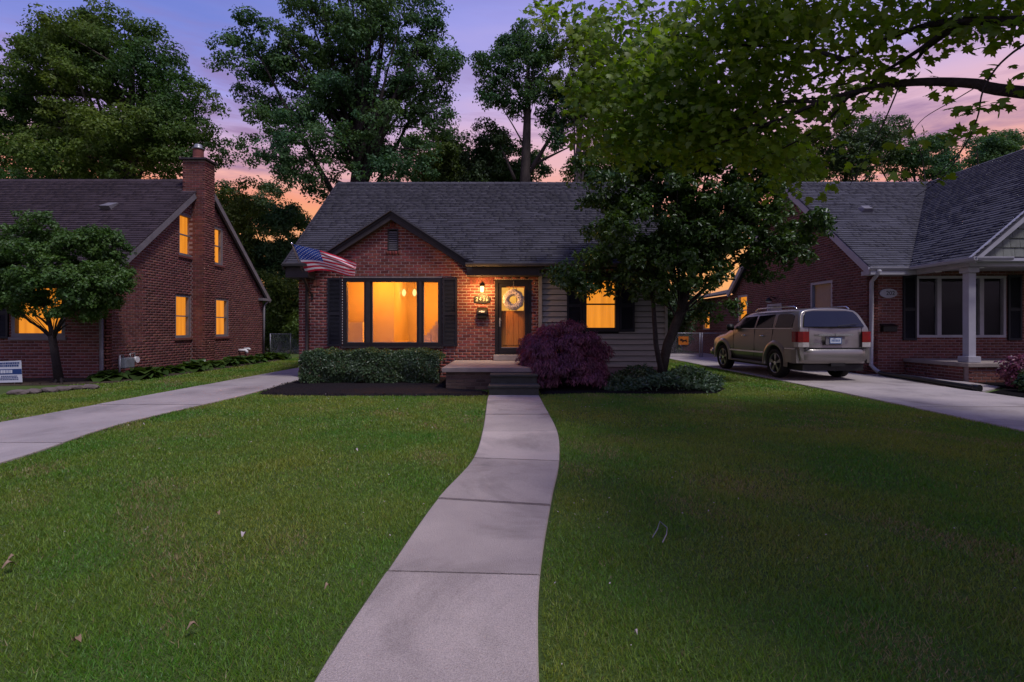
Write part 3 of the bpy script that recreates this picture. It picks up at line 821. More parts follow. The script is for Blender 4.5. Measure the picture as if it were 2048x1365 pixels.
dn = MB(); dn.tube([(-5.60, 13.55, 2.78), (-5.60, 13.80, 2.66), (-5.60, 13.93, 2.55), (-5.60, 13.93, 0.25), (-5.60, 13.80, 0.14), (-5.66, 13.55, 0.10)], 0.045, 8)
dn.build('downspout', M['trim_dark'], house, smooth=True)
# gable vent
v = ring(MB(), FR, VT[0], VT[1], VT[2], VT[3], 0.03, -0.06, 0.02).build('gable_vent', M['trim_dark'], house)
MB().fbox(FR, VT[0], VT[1], VT[2], VT[3], -0.2, -0.1).build('vent_screen', M['dark_room'], v)
zz = VT[2] + 0.05
while zz < VT[3] - 0.04:
    q = lambda u, z, n: FR[0] + X1 * u + Z3 * z + FR[2] * n
    MB().hexa([q(VT[0] + .03, zz - .02, .012), q(VT[1] - .03, zz - .02, .012), q(VT[1] - .03, zz - .012, .012), q(VT[0] + .03, zz - .012, .012)],
              [q(VT[0] + .03, zz + .022, -.04), q(VT[1] - .03, zz + .022, -.04), q(VT[1] - .03, zz + .03, -.04), q(VT[0] + .03, zz + .03, -.04)]).build('slat', M['trim_grey'], v)
    zz += 0.058
# picture window with the lit room behind it
u0, u1, z0, z1 = PW
pw = ring(MB(), FR, u0, u1, z0, z1, 0.105, -0.10, 0.03, 0.10)
pw = pw.build('picture_window', M['trim_black'], house)
for (a, b) in ((-4.06, -3.84), (-2.61, -2.43)):
    MB().fbox(FR, a, b, z0 + .10, z1 - .105, -0.09, 0.0).build('mullion', M['trim_black'], pw)
    MB().fbox(FR, a + .05, b - .05, z0 + .10, z1 - .105, 0.0, 0.028).build('mullion_cap', M['trim_dark'], pw)
for (a, b) in ((-4.525, -4.06), (-3.84, -2.61), (-2.43, -2.025)):
    MB().fbox(FR, a, b, z0 + .10, z1 - .105, -0.055, -0.048).build('pane', M['glass'], pw)
    ring(MB(), FR, a, b, z0 + .10, z1 - .105, 0.012, -0.046, -0.03).build('glazing_bead', M['trim_grey'], pw)
MB().fbox(FR, u0 - .05, u1 + .05, z0 - .06, z0 - .003, -0.1, 0.075, 0.008).build('sill', M['trim_dark'], pw)
dots = MB()
zz = 0.95
while zz < 2.72:
    dots.fbox(FR, -4.655, -4.64, zz, zz + 0.03, 0.016, 0.03); zz += 0.075
d_ = dots.build('string_light_beads', M['white'], pw); d_['kind'] = 'stuff'
louvred_shutter(house, FR, -5.05, -4.665, 0.88, 2.756)
louvred_shutter(house, FR, -1.90, -1.50, 0.88, 2.756)
room = MB()
room.box(-5.2, -3.70, 16.0, 16.1, 0.3, 2.98).box(-5.3, -5.2, 14.25, 16.1, 0.3, 2.98).box(-3.78, -3.70, 16.1, 18.2, 0.3, 2.98)
room.box(-3.8, 0.0, 18.2, 18.3, 0.3, 2.98).box(-1.4, -1.3, 14.25, 18.2, 0.3, 2.98).box(-5.3, -1.3, 14.25, 18.3, 2.98, 2.995).box(-5.3, -1.3, 14.25, 18.3, 0.28, 0.3)
room = room.build('front_room', M['room'], house)
sofa = MB()
for i in range(10):
    a = i / 9
    sofa.box(-3.0 + a * 0.75, -2.92 + a * 0.75 + .02, 15.5 - .02 * (i % 2), 15.56, 0.6, 0.95 + 0.75 * a ** 1.6)
sofa.build('drape', M['room_light'], room)
MB().box(-4.9, -4.45, 15.2, 15.7, 0.3, 1.55).build('cabinet', M['room_light'], room)
MB().box(-2.35, -1.45, 16.6, 16.9, 0.3, 1.45).build('sideboard', M['room'], room)
for px in (797, 808, 829):
    c = P(px, 586, 16.9)
    MB().lathe(c, [(0.005, .13), (.05, .08), (.07, 0), (.05, -.08), (.005, -.12)], 10).build('pendant_lamp', M['bulb_room'], room, smooth=True)
    MB().tube([c + Vector((0, 0, .12)), Vector((c.x, c.y, 2.98))], 0.006, 5).build('pendant_cord', M['trim_dark'], room)
def point(name, loc, power, col, rad):
    l = bpy.data.lights.new(name, 'POINT'); l.energy = power; l.color = col; l.shadow_soft_size = rad
    o = bpy.data.objects.new(name, l); o.location = loc; C.objects.link(o); return o
ROOM_W = 120
pl = point('room_lamp', (-3.9, 15.1, 2.75), ROOM_W * .8, (1.0, 0.31, 0.022), 0.15)
pl2 = point('room_lamp', (-2.6, 16.5, 2.75), ROOM_W, (1.0, 0.33, 0.026), 0.2)
# right hand siding wall
MB().box(0.82, 1.96, 14.02, 14.16, 0.34, 2.95).box(2.9, 4.19, 14.02, 14.16, 0.34, 2.95).box(1.96, 2.9, 14.02, 14.16, 0.34, 1.30).box(1.96, 2.9, 14.02, 14.16, 2.76, 2.95).build('sheathing', M['dark_room'], house)  # near-black sheet, seen through the board slots as painted lap shadow lines
SW = (1.93, 2.93, 1.28, 2.78)
sw_owner = MB().box(0.726, 0.82, 13.93, 14.16, 0.30, 2.93).build('corner_board', M['siding'], house)
MB().box(4.19, 4.26, 13.95, 14.16, 0.30, 2.93).build('corner_board', M['siding'], house)
zz = 0.33
while zz < 2.90:
    zt = min(zz + 0.153, 2.935)
    segs = [(0.82, 4.19)]
    if zt > SW[2] and zz < SW[3]: segs = [(0.82, SW[0]), (SW[1], 4.19)]
    for a, b in segs:
        q = lambda u, z, n: FR[0] + X1 * u + Z3 * z + FR[2] * n
        MB().hexa([q(a, zz - .012, .042), q(b, zz - .012, .042), q(b, zt - .030, .004), q(a, zt - .030, .004)],
                  [q(a, zz - .012, -.018), q(b, zz - .012, -.018), q(b, zt - .030, -.018), q(a, zt - .030, -.018)]).build('siding_board', M['siding'], house)  # boards stop short: the open slot stands in for a lap shadow
    zz += 0.153
FS = (Vector((0, 13.97, 0)), X1, -Y1)
sash_window(house, FS, *SW[:2], SW[2], SW[3], M['trim_black'], M['lit'], rec=-0.01, fw=0.11, label='lit right window of the siding wall')
louvred_shutter(house, FS, 1.50, 1.92, 1.28, 2.78)
louvred_shutter(house, FS, 2.94, 3.35, 1.28, 2.78)
# entrance door: storm door in a dark frame, oak door behind its glass
dr = ring(MB(), FR, DO[0], DO[1], 0.66, DO[3], 0.085, -0.16, 0.012, 0.02).build('door_frame', M['trim_black'], house)
sd = ring(MB(), FR, -0.375, 0.445, 0.685, 2.61, 0.09, -0.06, -0.02, 0.16).build('storm_door', M['trim_black'], house)
MB().fbox(FR, -0.285, 0.355, 0.845, 2.52, -0.043, -0.037).build('pane', M['glass'], sd)
MB().fbox(FR, -0.30, 0.37, 0.83, 0.848, -0.036, -0.015).build('kick_rail', M['trim_grey'], sd)
oak = MB().fbox(FR, -0.375, 0.445, 0.68, 1.86, -0.20, -0.14)
oak.fbox(FR, -0.375, -0.285, 1.86, 2.61, -0.20, -0.14).fbox(FR, 0.33, 0.445, 1.86, 2.61, -0.20, -0.14).fbox(FR, -0.285, 0.33, 2.50, 2.61, -0.20, -0.14)
oak = oak.build('oak_door', M['wood'], house)
for i in range(4):
    a = -0.26 + i * 0.148
    MB().fbox(FR, a + .004, a + 0.144, 0.90, 1.80, -0.14, -0.128, 0.004).build('plank', M['wood'], oak)
MB().fbox(FR, -0.285, 0.33, 1.86, 2.50, -0.185, -0.175).build('lit_pane', M['lit_soft'], oak)
for i in range(2):
    a = -0.285 + (i + 1) * 0.205
    MB().fbox(FR, a - .008, a + .008, 1.86, 2.50, -0.174, -0.15).build('muntin', M['wood'], oak)
hd = MB().fbox(FR, -0.355, -0.315, 1.42, 1.66, -0.02, -0.012, 0.003)
hd.tube([(-0.335, 14.01, 1.60), (-0.335, 13.95, 1.60), (-0.29, 13.94, 1.59)], 0.010, 6).tube([(-0.335, 14.01, 1.50), (-0.335, 13.965, 1.50)], 0.016, 8)
hd.build('door_handle', M['galv'], sd)
MB().box(-0.50, 0.57, 13.72, 13.99, 0.505, 0.652).build('door_sill', M['slab'], house, bevel=0.012)

# ---- porch and steps
porch = thing('porch', (-0.2, 12.6, 0), 'concrete porch with weathered brick base and two grey painted steps', 'porch')
MB().box(-1.56, 1.05, 11.33, 13.98, 0.40, 0.50).build('slab', M['slab'], porch, bevel=0.012)
ps = []
fp = (Vector((0, 11.42, 0)), X1, -Y1); fl = (Vector((-1.48, 0, 0)), Y1, -X1)
M['mortar_tan'] = mk('weathered mortar', (0.15, 0.12, 0.10), 0.95, (0.10, 0.08, 0.07), nscale=10, bump=0.4, bscale=100)
brick_wall(porch, 'base_wall', fp, -1.48, 1.0, 0.0, 0.398, None, [], ps, M['mortar_tan'], proud=0.008, thick=0.15)
brick_wall(porch, 'base_wall', fl, 11.60, 13.96, 0.0, 0.398, None, [], ps, M['mortar_tan'], proud=0.008, thick=0.15)
flush(porch, ps, 'brick', 'brick_courses', M['brick_tan'], 'brick')
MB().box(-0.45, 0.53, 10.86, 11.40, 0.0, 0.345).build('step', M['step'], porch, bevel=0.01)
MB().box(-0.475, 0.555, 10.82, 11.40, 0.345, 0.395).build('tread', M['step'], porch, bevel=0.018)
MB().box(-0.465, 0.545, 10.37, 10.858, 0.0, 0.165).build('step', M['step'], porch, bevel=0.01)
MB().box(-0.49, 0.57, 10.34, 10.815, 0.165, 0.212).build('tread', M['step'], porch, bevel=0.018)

# ---- things on the front wall
lt = thing('wall_lantern', P(964, 579, 13.95), 'small glowing porch lantern above the house number', 'lantern')
c = P(964, 579, 13.86)
MB().fbox(FR, c.x - .04, c.x + .04, c.z + .09, c.z + .21, 0.012, 0.035, .006).build('back_plate', M['metal_dark'], lt)
MB().tube([(c.x, 13.97, c.z + .15), (c.x, 13.88, c.z + .17), (c.x, 13.86, c.z + .11)], 0.012, 6).build('arm', M['metal_dark'], lt)
MB().lathe(c, [(0.001, .135), (.03, .12), (.065, .085), (.06, .08), (.001, .08)], 12).build('cap', M['metal_dark'], lt, smooth=True)
MB().lathe(c, [(0.001, -.085), (.04, -.08), (.052, -.05), (.055, .06), (.045, .078), (.001, .078)], 14).build('shade', M['bulb'], lt, smooth=True)
point('lantern_lamp', (c.x, 13.52, c.z - 0.06), 75.0, (1.0, 0.50, 0.14), 0.05)

c = P(964, 599, 13.97)
pq = thing('house_number_plaque', (c.x, 13.99, c.z), 'dark house number plaque reading 2436 beside the door', 'plaque')
hw, hh = 0.225, 0.112
out = []
for i in range(40):
    a = 2 * math.pi * i / 40
    e = 0.45
    out.append(Vector((c.x + hw * math.copysign(abs(math.cos(a)) ** e, math.cos(a)), 13.965, c.z + hh * math.copysign(abs(math.sin(a)) ** 0.6, math.sin(a)) * (0.88 + 0.12 * math.cos(2 * a) ** 2))))
MB().poly(out, (0, 0.022, 0)).build('plate', M['metal_dark'], pq)
M['cream'] = mk('cream numerals', (0.50, 0.46, 0.40), 0.6, nscale=8, namt=.08)
lettering('2 4 3 6', 0.165, (c.x, 13.962, c.z), M['cream'], pq, name='numerals', ext=0.003, sx=0.72)

c = P(964, 627, 13.9)
mbx = thing('mailbox', (c.x, 13.99, c.z - .15), 'black wall mailbox under the house number plaque', 'mailbox')
pts = [(13.985, -.15), (13.90, -.15), (13.87, -.12), (13.86, .04), (13.985, .13)]
MB().poly([Vector((c.x - .125, a, c.z + b)) for a, b in pts], (0.25, 0, 0)).build('box', M['metal_dark'], mbx)
pts = [(13.985, .165), (13.985, .13), (13.85, .035), (13.845, -.01), (13.835, -.01), (13.84, .06), (13.90, .12)]
MB().poly([Vector((c.x - .138, a, c.z + b)) for a, b in pts], (0.276, 0, 0)).build('lid', M['metal_dark'], mbx)
em = MB()
for dx, rr in ((-.05, .022), (0, .030), (.05, .022)):
    em.add([(c.x + dx + rr * math.cos(a), 13.852 + 0.055 * 0, c.z + .052 + rr * .8 * math.sin(a)) for a in [i * math.pi / 6 for i in range(12)]], [tuple(range(12))])
for i in range(3):
    pass
em2 = MB()
for dx, rr in ((-.052, .024), (0, .034), (.052, .024)):
    em2.poly([Vector((c.x + dx + rr * 1.1 * math.cos(a), 13.828, c.z + .045 + rr * .75 * math.sin(a))) for a in [i * math.pi / 6 for i in range(12)]], (0, 0.012, 0))
em2.build('emblem', M['white'], mbx)

c = P(1027, 600, 13.93)
wr = thing('wreath', (c.x, 13.93, c.z - .28), 'round wreath of pale blossoms hung on the glass front door', 'wreath')
r = np.random.default_rng(11)
n = 2200
a = r.uniform(0, 2 * np.pi, n); b = r.uniform(0, 2 * np.pi, n); rr = r.uniform(.4, 1, n)
R = 0.200 + 0.095 * rr * np.cos(b); Cw = np.stack([c.x + R * np.cos(a), 13.93 - 0.075 * np.abs(np.sin(b)) * rr, c.z + R * np.sin(a)], 1)
Nw = np.stack([np.cos(b) * np.cos(a), -np.abs(np.sin(b)) - .3, np.cos(b) * np.sin(a)], 1)
Tw = np.stack([-np.sin(a), np.zeros(n), np.cos(a)], 1) + r.normal(0, .5, (n, 3))
M['blossom'] = mk('pale pink blossom', (0.92, 0.82, 0.74), 0.8, (0.72, 0.58, 0.52), nscale=30, per=0.4)
M['twig'] = mk('brown twig', (0.10, 0.05, 0.03), 0.9, nscale=20, per=.3)
k_ = a > 0
V, Fc = scatter(OVAL, OF, Cw, Nw, Tw, r.uniform(.03, .05, n), r); o = fast('blossoms', V, Fc, M['blossom'], wr, 'stuff')
V, Fc = scatter(SLIM, KF, Cw[::3] + [0, .02, 0], Nw[::3], Tw[::3], .08, r); fast('twigs', V, Fc, M['twig'], wr, 'stuff')
tor = MB(); tor.tube([(c.x + .205 * math.cos(t * math.pi / 16), 13.955, c.z + .205 * math.sin(t * math.pi / 16)) for t in range(33)], 0.03, 8, False)
tor.build('ring', M['twig'], wr, smooth=True)
MB().box(c.x - .006, c.x + .006, 13.955, 13.962, c.z + .22, 2.66).build('hanger', M['trim_grey'], wr)

# ---- flag on its pole
fb = P(623, 590, 13.95)
ft = P(584, 489, 13.05)
fl_ = thing('flag_on_pole', (fb.x, 13.98, fb.z), 'stars and stripes flag on an angled wall pole at the left corner', 'flag')
MB().tube([fb, ft], [0.014, 0.012], 10).build('pole', mk('brown pole', (0.16, 0.11, 0.09), 0.5, nscale=12), fl_, smooth=True)
MB().lathe(ft, [(0.001, -.02), (.022, -.01), (.028, .012), (.018, .035), (.001, .04)], 12).build('finial', M['chrome'], fl_, smooth=True)
MB().fbox(FR, fb.x - .03, fb.x + .03, fb.z - .14, fb.z + .03, 0.011, 0.03, .005).tube([(fb.x, 13.98, fb.z - .05), fb + (ft - fb) * .06], 0.02, 8).build('bracket', M['metal_dark'], fl_)
top = [(587, 489), (601, 492), (615, 495), (628, 498), (642, 502), (655, 506), (668, 510), (683, 515), (697, 520.5), (713, 527)]
bot = [(612, 547), (621, 544.5), (632, 542), (644, 541), (656, 542), (668, 544.5), (680, 548), (691, 551), (700, 553), (709, 553)]
def poly_at(t, pts):
    x = t * (len(pts) - 1); i = min(int(x), len(pts) - 2); f = x - i
    return (pts[i][0] * (1 - f) + pts[i + 1][0] * f, pts[i][1] * (1 - f) + pts[i + 1][1] * f)
nu, nv = 60, 39
vs = []; uv = []
for j in range(nv + 1):
    v_ = j / nv
    for i in range(nu + 1):
        u_ = i / nu
        ta = poly_at(u_, top); ba = poly_at(u_, bot)
        x = ba[0] + (ta[0] - ba[0]) * v_; y = ba[1] + (ta[1] - ba[1]) * v_
        hoist = 13.05 + (13.95 - 13.05) * (1 - v_) * 0.54
        amp = 0.10 * u_ ** 0.8
        d_ = hoist + (12.95 - hoist) * min(1, u_ * 1.5) * .5 + amp * math.sin(v_ * 9.5 + u_ * 6.0) + 0.05 * u_ * math.sin(u_ * 11 + 1)
        y += 2.2 * u_ * math.sin(v_ * 9.5 + u_ * 6.0 + 1.2) * (1 - abs(2 * v_ - 1))
        vs.append(P(x, y, d_)); uv.append((u_, v_))
fs = [(j * (nu + 1) + i, j * (nu + 1) + i + 1, (j + 1) * (nu + 1) + i + 1, (j + 1) * (nu + 1) + i) for j in range(nv) for i in range(nu)]
def flagmat():
    m = bpy.data.materials.new('flag cloth'); m.use_nodes = True
    n = m.node_tree.nodes; l = m.node_tree.links
    bs = n['Principled BSDF']; bs.inputs['Roughness'].default_value = 0.75
    uvn = n.new('ShaderNodeUVMap'); sp = n.new('ShaderNodeSeparateXYZ'); l.new(uvn.outputs[0], sp.inputs[0])
    def mth(op, a, b=None, c=None):
        q = n.new('ShaderNodeMath'); q.operation = op
        for i, x in enumerate((a, b, c)):
            if x is None: continue
            if isinstance(x, (int, float)): q.inputs[i].default_value = x
            else: l.new(x, q.inputs[i])
        return q.outputs[0]
    u, v = sp.outputs[0], sp.outputs[1]
    stripe = mth('MODULO', mth('FLOOR', mth('MULTIPLY', v, 13)), 2)      # 0 = red, 1 = white
    canton = mth('MULTIPLY', mth('LESS_THAN', u, 0.42), mth('GREATER_THAN', v, 6 / 13))
    cu = mth('DIVIDE', u, 0.42); cv = mth('DIVIDE', mth('SUBTRACT', v, 6 / 13), 7 / 13)
    def dots(offu, offv):
        fu = mth('SUBTRACT', mth('FRACT', mth('ADD', mth('MULTIPLY', cu, 6), offu)), 0.5)
        fv = mth('SUBTRACT', mth('FRACT', mth('ADD', mth('MULTIPLY', cv, 5), offv)), 0.5)
        return mth('LESS_THAN', mth('ADD', mth('POWER', mth('ABSOLUTE', fu), 2), mth('POWER', mth('ABSOLUTE', fv), 2)), 0.030)
    star = mth('MAXIMUM', dots(0, 0), dots(0.5, 0.5))
    def mix(f, a, b):
        q = n.new('ShaderNodeMixRGB'); l.new(f, q.inputs[0])
        for i, x in ((1, a), (2, b)):
            if isinstance(x, tuple): q.inputs[i].default_value = x
            else: l.new(x, q.inputs[i])
        return q.outputs[0]
    st_ = mix(stripe, (0.62, 0.014, 0.05, 1), (0.88, 0.82, 0.85, 1))
    ca = mix(star, (0.016, 0.075, 0.42, 1), (0.75, 0.75, 0.8, 1))
    col = mix(canton, st_, ca)
    l.new(col, bs.inputs['Base Color'])
    tr = n.new('ShaderNodeBsdfTranslucent'); l.new(col, tr.inputs['Color'])
    mx = n.new('ShaderNodeMixShader'); mx.inputs[0].default_value = 0.35
    l.new(bs.outputs[0], mx.inputs[1]); l.new(tr.outputs[0], mx.inputs[2])
    l.new(mx.outputs[0], n['Material Output'].inputs[0])
    return m
fm = bpy.data.meshes.new('cloth'); fm.from_pydata([tuple(v) for v in vs], [], fs)
ul = fm.uv_layers.new(name='UVMap')
for lp in fm.loops: ul.data[lp.index].uv = uv[lp.vertex_index]
fm.polygons.foreach_set('use_smooth', [True] * len(fm.polygons))
fm.materials.append(flagmat())
fo = bpy.data.objects.new('cloth', fm); put(fo, fl_)

# ================================================================== the left house
lh = thing('left_brick_house', (-13.5, 18, 0), 'left brick house with side chimney, brown roof and four lit side windows', 'house')
LS = (Vector((-10.9, 0, 0)), Y1, X1); LF = (Vector((0, 13.7, 0)), X1, -Y1)
st = []
def span_l(z):
    if z < 2.75: return (13.7, 22.3)
    h = (6.42 - z) / 0.845
    return (18.0 - h, 18.0 + h)
LW1 = (16.5, 17.3, 1.06, 2.48); LW2 = (18.75, 19.6, 1.06, 2.48); LU1 = (16.68, 17.48, 3.78, 5.18); LU2 = (18.45, 19.22, 3.72, 5.10)
lwall = brick_wall(lh, 'side_wall', LS, 13.7, 22.3, 0.0, 6.42, span_l, [LW1, LW2, LU1, LU2], st, M['mortar_side'], bricks_if=lambda u, z: not (17.36 < u < 17.91))
LP = (-13.45, -12.0, 1.14, 2.55)
brick_wall(lh, 'front_wall', LF, -18.0, -10.9, 0.0, 2.8, None, [LP], st, M['mortar_side'], bricks_if=lambda u, z: u > -14.3)
# chimney
chm = MB().box(-11.2, -10.45, 17.35, 17.92, 0.0, 7.08).build('chimney', M['mortar_side'], lh)
CF = (Vector((0, 17.35, 0)), X1, -Y1); CS = (Vector((-10.45, 0, 0)), Y1, X1)
def bricks_on(owner, fr, u0, u1, z0, z1, cond=None):
    O, U, N = fr; k = 0; z = z0
    while z + .08 <= z1 + 1e-6:
        u = u0 - (0.1125 if k % 2 else 0)
        while u < u1:
            a = max(u, u0); b = min(u + .212, u1)
            if b - a > .03 and (cond is None or cond((a + b) / 2, z)):
                st.append((owner, O + U * a + Z3 * (z + .0065), U * (b - a), Z3 * .067, N * (0.010 + random.uniform(-.003, .003))))
            u += .225
        z += .08; k += 1
bricks_on(chm, CF, -11.2, -10.45, 0.0, 7.04, lambda u, z: u > -10.9 or z > 5.6)
bricks_on(chm, CS, 17.35, 17.92, 0.0, 7.04)
flush(lh, st, 'brick', 'brick_courses', M['brick_side'], 'brick', seen=lambda x, y: (y < 690 and x > 240))
MB().box(-11.29, -10.36, 17.26, 18.01, 7.085, 7.16).build('chimney_cap', M['trim_dark'], chm, bevel=0.015)
MB().lathe((-10.84, 17.63, 7.16), [(.19, 0), (.19, .05), (.165, .10), (.165, .34), (.18, .36), (.14, .36), (.14, .1)], 14).build('flue_pot', M['brick_side'], chm, smooth=False)
MB().lathe((-10.84, 17.63, 7.52), [(.001, .20), (.10, .19), (.13, .14), (.11, .07), (.20, .05), (.20, .03), (.08, .02), (.08, -.02)], 14).build('flue_cowl', M['galv'], chm, smooth=True)
# hidden walls
lb = MB().box(-18.0, -11.1, 22.1, 22.3, 0, 2.75).box(-18.0, -17.8, 13.9, 22.1, 0, 2.75).build('rear_wall', M['mortar_side'], lh)
# roof
LV = Vector((0, 4.62, 3.90)).normalized(); LWn = Vector((0, -3.90, 4.62)).normalized()
e0 = Vector((0, 13.38, 2.70)); rz = 6.60
lr = MB()
def slab_(mb, x0, x1, ya, za, yb, zb, t):
    lo = [Vector((x0, ya, za - t)), Vector((x1, ya, za - t)), Vector((x1, yb, zb - t)), Vector((x0, yb, zb - t))]
    mb.hexa(lo, [v + Vector((0, 0, t)) for v in lo])
slab_(lr, -19.5, -10.72, 13.38, 2.70, 18.0, 6.60, 0.07)
slab_(lr, -19.5, -10.72, 22.62, 2.70, 18.001, 6.60, 0.07)
lroof = lr.build('roof', M['shingle_brown'], lh)
rs = []
shingles(lroof, Vector((0, 13.38, 2.70)), X1, LV, LWn, lambda v: -18.9, lambda v: -10.72, 6.03, rs, expo=0.128, tab=0.32)
rs = [r_ for r_ in rs if not (r_[1].x + r_[2].x > -11.2 and 17.2 < r_[1].y < 18.1)]
flush(lh, rs, 'shingle', 'shingle_courses', M['shingle_brown'], 'shingle')
for x in [-18.9 + .3 * i for i in range(26)]:
    MB().hexa([Vector((x, 17.86, 6.50)), Vector((x + .29, 17.86, 6.50)), Vector((x + .29, 18.14, 6.50)), Vector((x, 18.14, 6.50))],
              [Vector((x, 17.97, 6.625)), Vector((x + .29, 17.97, 6.615)), Vector((x + .29, 18.03, 6.615)), Vector((x, 18.03, 6.625))]).build('ridge_cap', M['shingle_brown'], lroof)
for (ya, za, yb, zb) in ((13.36, 2.54, 17.29, 5.86), (22.64, 2.54, 18.03, 6.43)):
    MB().beam((-10.76, ya, za), (-10.76, yb, zb), 0.09, 0.17, Vector((0, -zb + za, yb - ya)).normalized() if yb > ya else Vector((0, zb - za, ya - yb)).normalized()).build('rake_board', M['trim_grey'], lroof)
MB().box(-10.99, -10.70, 21.9, 22.66, 2.55, 2.66).build('eave_return', M['trim_grey'], lh)
for w_ in (LW1, LW2, LU1, LU2):
    sash_window(lh, LS, *w_, M['trim_grey'], M['lit'], rec=-0.07, fw=0.075, sill=M['brick_side'])
fw_ = sash_window(lh, LF, *LP, M['trim_grey'], M['lit'], rec=-0.05, fw=0.10, rail=False, sill=M['trim_grey'], label='lit front window behind the small tree')
louvred_shutter(lh, LF, -13.95, -13.5, 1.1, 2.58)
# gutters and downspouts
MB().poly([Vector((-19.0, 13.40 + a, 2.70 + b)) for a, b in prof], (8.25, 0, 0)).build('gutter', M['trim_grey'], lh)
MB().tube([(-10.98, 13.42, 2.6), (-10.98, 13.62, 2.45), (-10.98, 13.64, 0.15), (-10.9, 13.55, 0.08)], 0.05, 8).build('downspout', M['trim_grey'], lh, smooth=True)
MB().tube([(-10.80, 22.55, 2.58), (-10.80, 22.42, 2.45), (-10.84, 22.28, 2.35), (-10.84, 22.25, 0.15)], 0.05, 8).build('downspout', M['trim_grey'], lh, smooth=True)
# roof vent
def on_roof(x, t, e=Vector((0, 13.38, 2.70)), v=LV): return Vector((x, e.y, e.z)) + v * t
c = on_roof(-12.95, 4.0)
rv = MB().hexa([c + X1 * -.16 - LV * .2, c + X1 * .16 - LV * .2, c + X1 * .16 + LV * .2, c + X1 * -.16 + LV * .2],
               [c + X1 * -.16 - LV * .22 + LWn * .16, c + X1 * .16 - LV * .22 + LWn * .16, c + X1 * .16 + LV * .2 + LWn * .05, c + X1 * -.16 + LV * .2 + LWn * .05]).build('roof_vent', M['trim_grey'], lroof)

# ---- things by the left house
gm = thing('gas_meter', (-10.72, 14.0, 0), 'grey gas meter against the front corner of the left house', 'gas meter')
c = Vector((-10.62, 14.05, 0.44))
MB().box(c.x - .11, c.x + .11, c.y - .17, c.y + .17, c.z - .16, c.z + .12).build('body', mk('grey meter enamel', (0.20, 0.23, 0.26), 0.5, nscale=8), gm, bevel=0.03)
MB().tube([(c.x, c.y + .14, c.z + .1), (c.x, c.y + .14, c.z + .22), (c.x, c.y + .30, c.z + .24), (c.x, c.y + .30, c.z + .05)], 0.022, 8).build('pipe', M['galv'], gm, smooth=True)
MB().tube([(c.x, c.y - .12, c.z + .1), (c.x, c.y - .12, c.z + .2), (c.x, c.y - .24, c.z + .2), (c.x, c.y - .24, 0.0)], 0.022, 8).build('pipe', M['galv'], gm, smooth=True)
MB().tube([(c.x + .02, c.y + .30, c.z + .05), (c.x + .09, c.y + .30, c.z + .05)], 0.085, 14).build('regulator', M['white'], gm)
pv = thing('vent_pipe', (-10.78, 20.5, 0.3), 'white plastic vent elbow low on the left brick wall', 'pipe')
MB().tube([(-10.9, 20.35, 0.48), (-10.62, 20.35, 0.48), (-10.58, 20.35, 0.44), (-10.58, 20.35, 0.36)], 0.055, 10).build('elbow', M['white'], pv, smooth=True)
MB().tube([(-10.9, 20.75, 0.52), (-10.70, 20.75, 0.52), (-10.66, 20.75, 0.48)], 0.05, 10).build('elbow', M['white'], pv, smooth=True)
sg = thing('yard_sign', (-12.25, 12.3, 0), 'white and blue yard sign on wire legs beside the small tree', 'sign')
sx0, sx1, sy = -12.72, -11.81, 12.3
M['sign_white'] = mk('sign white', (0.62, 0.66, 0.74), 0.5, nscale=4, namt=.08); M['sign_blue'] = mk('sign blue', (0.02, 0.06, 0.22), 0.5, nscale=4)
MB().hexa([Vector((sx0, sy, .055)), Vector((sx1, sy, .075)), Vector((sx1 - .03, sy, .60)), Vector((sx0, sy, .56))],
          [Vector((sx0, sy + .006, .055)), Vector((sx1, sy + .006, .075)), Vector((sx1 - .03, sy + .006, .60)), Vector((sx0, sy + .006, .56))]).build('panel', M['sign_white'], sg)
MB().hexa([Vector((sx0, sy - .003, .25)), Vector((sx1 - .01, sy - .003, .27)), Vector((sx1 - .018, sy - .003, .40)), Vector((sx0, sy - .003, .375))],
          [Vector((sx0, sy - .001, .25)), Vector((sx1 - .01, sy - .001, .27)), Vector((sx1 - .018, sy - .001, .40)), Vector((sx0, sy - .001, .375))]).build('blue_band', M['sign_blue'], sg)
r_ = random.Random(3)
def dashes(parent, mat, x0, x1, z, h, n, tilt=0.03):
    mb = MB(); x = x0
    while x < x1 - .02:
        w = r_.uniform(.02, .05)
        zz = z + (x - x0) * tilt
        mb.box(x, min(x + w, x1), sy - .006, sy - .0035, zz, zz + h); x += w + .012
    o = mb.build('print', mat, parent); o['kind'] = 'stuff'
dashes(sg, M['sign_blue'], sx0 + .08, sx1 - .07, .495, .045, 12); dashes(sg, M['sign_blue'], sx0 + .08, sx1 - .07, .435, .045, 12)
dashes(sg, M['sign_white'], sx0 + .25, sx1 - .22, .285, .075, 8)
dashes(sg, M['sign_blue'], sx0 + .40, sx1 - .12, .205, .02, 12); dashes(sg, M['sign_blue'], sx0 + .34, sx1 - .10, .165, .02, 12); dashes(sg, M['sign_blue'], sx0 + .3, sx1 - .08, .125, .02, 12)
for x in (sx0 + .2, sx1 - .2):
    MB().tube([(x, sy + .012, 0.0), (x, sy + .012, .5)], 0.004, 5).build('wire_leg', M['galv'], sg)

